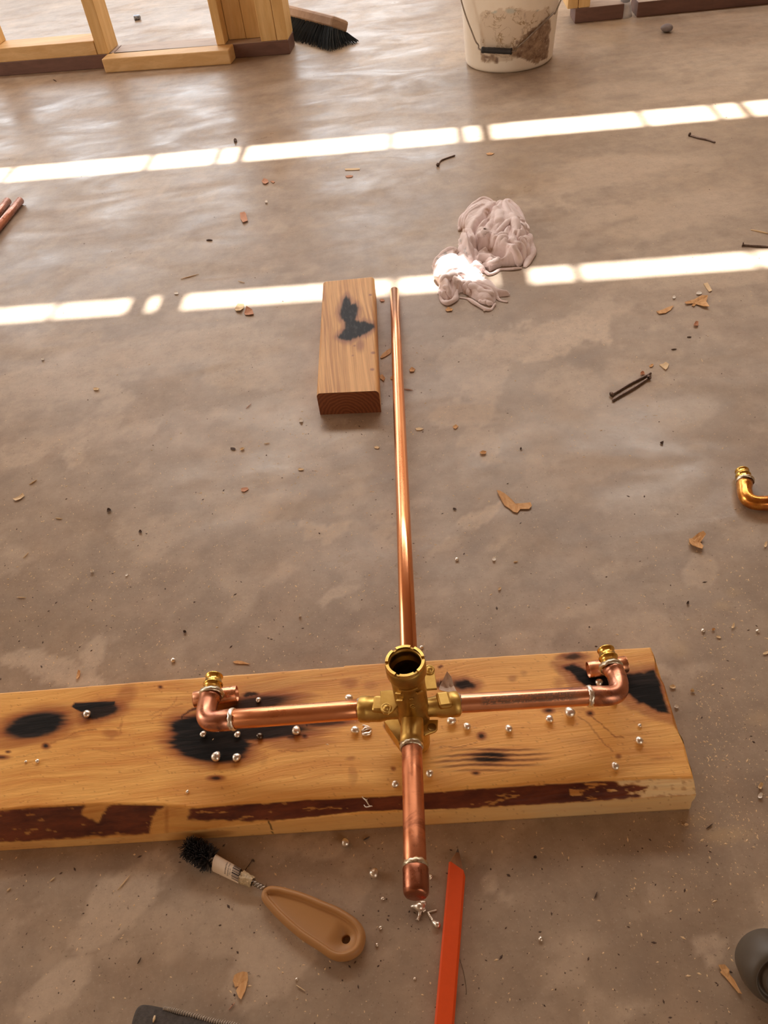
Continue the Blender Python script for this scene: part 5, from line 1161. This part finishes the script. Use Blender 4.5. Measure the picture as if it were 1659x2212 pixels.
chip([(843, 818), (847, 812), (849, 816), (848, 820), (844, 820)], 'tiny orange chip touching the riser beside the block foot', 'chip', lift=.001)
chip([(884, 798), (890, 794), (897, 798), (894, 803), (886, 804)], 'small orange chip just right of the riser middle', 'chip', lift=.002)
chip([(820, 648), (826, 646), (831, 649), (829, 652), (823, 652)], 'small pinkish chip between the riser end and the block', 'chip_red', lift=.001)
chip([(503, 1430), (512, 1427), (523, 1428), (533, 1432), (541, 1435), (530, 1434), (518, 1434), (508, 1433)], 'leaf-shaped shaving on the floor above the board, left of centre', 'chip', lift=.002)
chip([(166, 1455), (170, 1448), (174, 1450), (172, 1460), (168, 1468), (165, 1466)], 'slim curved chip above the far left of the board', 'chip', lift=.003)
chip([(503, 2119), (506, 2107), (514, 2102), (525, 2099), (535, 2101), (536, 2115), (530, 2140), (522, 2160), (516, 2155), (510, 2140), (515, 2130), (508, 2132)], 'orange leaf-like shaving on the floor below the tan brush handle', 'chip', lift=.003)
chip([(1552, 2084), (1566, 2083), (1576, 2094), (1574, 2100), (1588, 2117), (1596, 2135), (1603, 2147), (1595, 2145), (1578, 2122), (1566, 2108), (1556, 2099), (1559, 2096)], 'long orange splintered chip beside the grey plastic part', 'chip', lift=.005)
chip([(1638, 2147), (1650, 2152), (1668, 2156), (1680, 2160), (1670, 2163), (1652, 2158)], 'pale pink sliver under the grey plastic part', 'chip_red', lift=.001)
chip([(28, 1078), (40, 1072), (50, 1066), (53, 1071), (44, 1078), (34, 1082)], 'flat tan chip on the floor at far left middle', 'chip_pale', lift=.003)
chip([(745, 365), (760, 364), (777, 364), (777, 367), (760, 368), (746, 368)], 'pale flat strip below the upper sun streak', 'chip_pale', lift=.001)
chip([(746, 381), (754, 379), (763, 380), (760, 383), (750, 384)], 'small rust strip just under the pale flat strip', 'chip_red', lift=.001)
chip([(565, 390), (570, 386), (578, 388), (580, 393), (574, 398), (568, 396)], 'small pinkish curl below the upper streak, left of centre', 'chip_red', lift=.004)
chip([(584, 392), (590, 391), (594, 394), (590, 396)], 'tiny pinkish chip right of the small curl', 'chip_red', lift=.001)
chip([(1050, 332), (1058, 330), (1068, 332), (1062, 335), (1053, 335)], 'flat tan flake below the upper streak, under the bucket', 'chip', lift=.001)
chip([(962, 670), (968, 665), (978, 668), (976, 672), (966, 673)], 'small tan flake left below the rag', 'chip', lift=.002)
chip([(1036, 977), (1043, 974), (1051, 976), (1049, 981), (1040, 982)], 'small oval tan chip above the curled shaving', 'chip', lift=.003)
chip([(978, 922), (985, 918), (990, 922), (985, 927), (980, 926)], 'tiny orange chip right of the riser, above the oval one', 'chip', lift=.001)
chip([(897, 926), (906, 924), (915, 927), (908, 930), (900, 930)], 'tiny pale chip beside the riser, below the block level', 'chip_pale', lift=.001)
chip([(808, 966), (814, 964), (820, 967), (817, 970), (810, 969)], 'tiny pale chip left of the riser below the block', 'chip_pale', lift=.001)
chip(blob(651, 909, 4.5, 4.5, 0, 7, 9), 'white crumb on the floor below left of the block', 'grit_white', lift=.003)
chip(blob(92, 776, 3.6, 3, 0, 7, 9), 'white crumb at left below the lower sun streak', 'grit_white', lift=.003)
chip([(201, 839), (208, 837), (214, 839), (212, 843), (203, 843)], 'small tan block-like chip at left middle', 'chip_pale', lift=.003)
chip(blob(381, 634, 5, 3, 0, 7, 4), 'pale crumb above the lower sun streak, left of its gap', 'grit_white', lift=.002)
chip(blob(199, 1234, 4.4, 4.4, 0, 6, 4), 'white triangular crumb on the left floor', 'grit_white', lift=.004)
chip(blob(274, 1242, 3, 4, 30, 6, 8), 'small white crumb right of the triangular one', 'grit_white', lift=.002)
chip(blob(648, 1330, 3.4, 4, 0, 6, 8), 'white crumb on the floor above the board middle', 'grit_white', lift=.003)
chip(blob(1067, 1208, 5, 5, 0, 7, 2), 'round white paint flake right of the riser', 'grit_white', lift=.002)
chip(blob(1079, 1272, 4.5, 3, -40, 6, 2), 'pale pebble-like crumb below the white flake', 'chip_pale', lift=.003)
chip(blob(1047, 670, 3.4, 3, 0, 7, 2), 'white plaster crumb below the tail of the rag', 'grit_white', lift=.003)
chip(blob(575, 436, 3.4, 3.4, 0, 7, 2), 'white crumb below the upper sun streak, left of centre', 'grit_white', lift=.003)
chip(blob(1541, 1360, 4, 3, 0, 7, 3), 'orange crumb right of the bead by the board end', 'chip', lift=.003)
chip(blob(1552, 1376, 6, 3, 20, 7, 3), 'tan flake below the orange crumb at right', 'chip_pale', lift=.002)
chip(blob(1584, 1352, 3, 7, 20, 7, 6), 'upright tan flake near the right edge above the board end', 'chip_pale', lift=.003)
chip(blob(1453, 1484, 7, 4, 10, 8, 6), 'tan crumb beside the burnt end of the board', 'chip_pale', lift=.003)
chip(blob(1496, 1493, 5, 3.4, 0, 8, 7), 'small tan crumb right of the burnt board end', 'chip_pale', lift=.003)
chip(blob(1461, 1527, 6, 3.4, 20, 8, 7), 'whitish flake beside the board end below the burn', 'grit_white', lift=.003)
chip(blob(1643, 1699, 5, 9, 25, 8, 7), 'pale chip at the right edge level with the bark edge', 'chip_pale', lift=.004)
chip(blob(1642, 1720, 6, 7, 0, 8, 5), 'crumbly pale flake below the chip at the right edge', 'grit_white', lift=.003)
chip(blob(1482, 1722 + 60, 5, 3, 0, 7, 5), 'pale crumb in the sawdust below the board end', 'chip_pale', lift=.002)
chip(blob(1655, 1410, 8, 3.4, -20, 7, 5), 'pale flake cut by the right edge above the board end', 'chip_pale', lift=.002)
chip(blob(1654, 1177, 3, 7, 20, 7, 5), 'pale splintery flake at the right edge below the loose elbow', 'chip_pale', lift=.002)
chip(blob(523, 970, 5, 3, -30, 7, 5), 'pale crumb below left of the block, near brown flake', 'chip_pale', lift=.003)
chip(blob(504, 969, 6, 2.6, 0, 7, 6), 'dark brown flake below left of the block', 'chip_dark', lift=.002)
chip(blob(650, 1014, 6, 2.6, 0, 7, 6), 'tan flake on open floor left of the riser', 'chip_pale', lift=.002)
chip(blob(528, 1058, 9, 5, -5, 8, 6), 'flat brown leaf fragment on open floor, left of centre', 'chip_red', lift=.001)
chip(blob(235, 1102, 5, 4, -20, 7, 6), 'grey-brown crumb on the left floor', 'chip_dark', lift=.003)
chip(blob(303, 1148, 3.6, 3.6, 0, 7, 6), 'black crumb on the left floor', 'chip_dark', lift=.003)
chip(blob(399, 1365, 4, 3, 0, 7, 6), 'black crumb above the board left of the left elbow', 'chip_dark', lift=.003)
chip(blob(1430, 957, 4, 3, 0, 7, 6), 'black crumb on the floor below the crossed nails', 'chip_dark', lift=.003)
chip(blob(1486, 1302, 3.4, 3.4, 0, 7, 6), 'black crumb above the bead right of the board', 'chip_dark', lift=.003)
chip(blob(1156, 1852, 3.6, 3.6, 0, 7, 6), 'black crumb right of the pencil tip', 'chip_dark', lift=.003)
chip(blob(508, 303, 4, 4, 0, 7, 6), 'dark crumb just above the upper sun streak', 'chip_dark', lift=.006)
chip(blob(1125, 1100 - 130, 2.4, 2.4, 0, 6, 6), 'dark dot-like crumb right of the riser, middle', 'chip_dark', lift=.002)
chip(blob(982, 1100, 5, 2, 10, 6, 6), 'dark thin flake left of the curled shaving', 'chip_dark', lift=.002)
chip([(950, 1474), (956, 1466), (966, 1455), (975, 1462), (980, 1475), (987, 1495), (972, 1493), (955, 1491), (948, 1485)], 'folded torn paper scrap standing behind the right brass neck', 'paper', z=.038, lift=.016, name='paper_scrap', cat='paper scrap', th=.0004)
splinter((950, 1460), (948, 1472), 2.6, 'thin reddish curl leaning against the paper scrap', 'chip_red')
o_ = bpy.data.objects['wood_splinter.' + str(max([int(o.name.split('.')[1]) for o in bpy.data.objects if o.name.startswith('wood_splinter.')])).zfill(3)]
p_ = at(949, 1466, .044); o_.location = (p_.x, p_.y, .0386)
# a hair on the floor and a fine wire curl
MB().add(*tube(smoothpts([at(993, 2072, .0006), at(1001, 2098, .0006), at(1006, 2125, .0006), at(1008, 2148, .0006)], 6), .00016, 6)).build('hair_strand', M['hair'], label='fine dark hair curving on the floor right of the pencil', cat='hair')
MB().add(*tube(smoothpts([at(528, 1882, .0008), at(538, 1868, .0008), at(545, 1859, .0008), at(549, 1861, .0008), at(547, 1856, .0008), at(543, 1859, .0008)], 5), .0003, 6)).build('wire_curl', M['hair'], label='thin dark looped fibre right of the brush label', cat='fibre')
# pebble and blue scrap
c = at(1441, 60, .01); g_ = random.Random(4); v, f = bead_mesh(Vector((c.x, c.y, 0)), .016, 0, 9, .62); mesh('pebble', v, f, M['stone'], label='grey pebble on the floor below the right treated plate', cat='pebble')
c = at(297, 39, .006); MB().add(*lathe((c.x - .012, c.y, .008), (1, .1, 0), [(0, .0001), (0, .008), (.003, .009), (.008, .0075), (.016, .0085), (.022, .007), (.024, .0001)], 16)).build('metal_scrap', M['bluescrap'], label='small blue-grey metal scrap on bright floor between the studs', cat='scrap')

# ------------------------------------------------------------------ grey plastic part, bottom right
def build_plastic():
    c = at(1668, 2098, .018); R = .0235; t = thing('plastic_fitting', 'dark grey rounded plastic part with an oval opening, cut off at the lower right', 'plastic part', (c.x, c.y, 0))
    d = Vector((-.02, -.55, .52)).normalized(); u_ = Vector((1, 0, 0)); w_ = d.cross(u_).normalized()
    prof = [(-.022, .0001), (-.022, R * .72), (-.016, R * .93), (-.006, R), (.004, R * .98), (.010, R * .90), (.0125, R * .80), (.0125, R * .76), (.010, R * .72), (.009, R * .66), (.0105, R * .60), (.0135, R * .56), (.0135, R * .44), (.010, R * .41), (-.004, R * .40), (-.004, .0001)]
    v, f = lathe(Vector((c.x, c.y, .0225)), d, prof, 48); v = [Vector((q.x, q.y, max(q.z, .0006))) for q in v]
    b_ = MB().add(v, f).build('cap_body', M['greyplastic'], t)
    MB().add(*lathe(Vector((c.x, c.y, .0225)) - d * .0035, d, [(0, R * .395), (.0002, .0001)], 24)).build('opening', M['plastic_shade'], b_)  # dark disc paints the shade at the bottom of the hollow
build_plastic()
# worn fabric piece, bottom left
def build_mat():
    out = [(278, 2240), (281, 2212), (286, 2192), (293, 2176), (303, 2169), (318, 2169), (345, 2174), (380, 2181), (420, 2192), (460, 2202), (500, 2210), (540, 2222), (560, 2262), (420, 2300), (290, 2290)]
    P_ = [at(a, b, .014) for a, b in out]; sp = smoothpts(P_ + [P_[0]], 4)[:-1]
    t = thing('fabric_pad', 'worn black fabric pad with a pale stitched edge at the bottom left', 'fabric pad', (P_[4].x, P_[4].y, 0))
    MB().add(*prism([(q.x, q.y) for q in sp], 0.0, .0145, .004)).build('pad_body', M['mat'], t)
    mb = MB(); e = smoothpts([at(a, b, .0148) for a, b in [(352, 2177), (380, 2183), (420, 2194), (460, 2205), (500, 2213), (535, 2224)]], 16); n = len(e)
    for i in range(1, n - 1, 2):
        d = (e[i + 1] - e[i - 1]).normalized(); s_ = Vector((-d.y, d.x, 0)); k = .6 + .4 * i / n
        mb.add(*tube([e[i] - s_ * .0022 * k + Vector((0, 0, -.0012)), e[i] + d * .0006 + Vector((0, 0, .0004)), e[i] + s_ * .0022 * k + d * .0010 + Vector((0, 0, -.0012))], [.0005, .0008, .0004], 6))
    mb.build('edge_stitching', M['thread'], t, label='pale zigzag stitching')
    p = at(333, 2201, .0150); MB().add(*tube([p - Vector((.0006, .0022, 0)), p, p + Vector((.0003, .0022, 0))], [.0004, .0011, .0006], 6)).build('wood_splinter', M['chip_pale'], label='tiny pale splinter lying on the black fabric pad', cat='splinter')
build_mat()

# ------------------------------------------------------------------ sawdust and dark grit: stuff
def scatter(name, m, n, dens, smin, smax, seed, label, cat, onboard=False):
    g_ = random.Random(seed); mb = MB(); k = 0; tries = 0
    while k < n and tries < n * 40:
        tries += 1; px_, py_ = g_.uniform(-30, 1690), g_.uniform(120, 2240)
        if g_.random() > dens(px_, py_): continue
        z = .0
        if onboard:
            z = .038
        p = at(px_, py_, z)
        if not onboard:
            far, near = 1497 - px_ * .0705, 1842 - px_ * .0602
            if far - 6 < py_ < near + 3 and px_ < 1500: continue
            if 675 < px_ < 825 and 595 < py_ < 898: continue
            if 925 < px_ < 1160 and 425 < py_ < 660: continue
        s = g_.uniform(smin, smax) * (.5 + g_.random() ** 3 * 1.6); a = g_.random() * PI; el = g_.uniform(1, 2.6)
        d = Vector((math.cos(a), math.sin(a), 0)) * s * el * .5; e_ = Vector((-math.sin(a), math.cos(a), 0)) * s * .5; h = s * .35
        v = [p - d, p + e_ * .9, p + d, p - e_]; mb.add([(q.x, q.y, z + .0002) for q in v] + [(p.x + d.x * .1, p.y, z + h)], [(0, 1, 4), (1, 2, 4), (2, 3, 4), (3, 0, 4), (3, 2, 1, 0)]); k += 1
    mb.build(name, M[m], smooth=False, label=label, cat=cat, kind='stuff', org=(0, 0, 0))
def gz(x, y, cx, cy, sx, sy): return math.exp(-((x - cx) / sx) ** 2 - ((y - cy) / sy) ** 2)
scatter('sawdust', 'chip_pale', 8500, lambda x, y: min(1, .10 + .22 * gz(x, y, 600, 1150, 500, 300) + .8 * gz(x, y, 1530, 1560, 110, 260) + .5 * gz(x, y, 620, 960, 160, 90) + .4 * gz(x, y, 200, 1250, 260, 170) + .5 * gz(x, y, 1560, 1790, 110, 40) + .35 * gz(x, y, 1450, 1900, 160, 60) + .4 * gz(x, y, 1600, 1300, 60, 40) + .25 * gz(x, y, 1180, 800, 260, 160)) * (.35 + .65 * min(1, y / 900)) * (1 if y < 1850 else .45), 0.00045, .00105, 1, 'fine pale sawdust and crumbs scattered over the concrete', 'sawdust')
scatter('dark_grit', 'chip_dark', 2000, lambda x, y: min(1, .16 + .7 * gz(x, y, 760, 870, 150, 120) + .3 * gz(x, y, 250, 1250, 300, 200) + .9 * gz(x, y, 900, 1985, 34, 24) + .4 * gz(x, y, 1020, 660, 120, 40)), .0005, .0012, 2, 'fine black grit scattered over the concrete', 'grit')
scatter('board_crumbs', 'chip_pale', 90, lambda x, y: (gz(x, y, 120, 1775, 110, 12) + .12 * gz(x, y, 700, 1600, 500, 60)) if 1500 - x * .07 < y < 1735 - x * .04 and x < 1380 else 0, .0006, .0011, 3, 'pale crumbs scattered on the scorched board', 'crumbs', True)
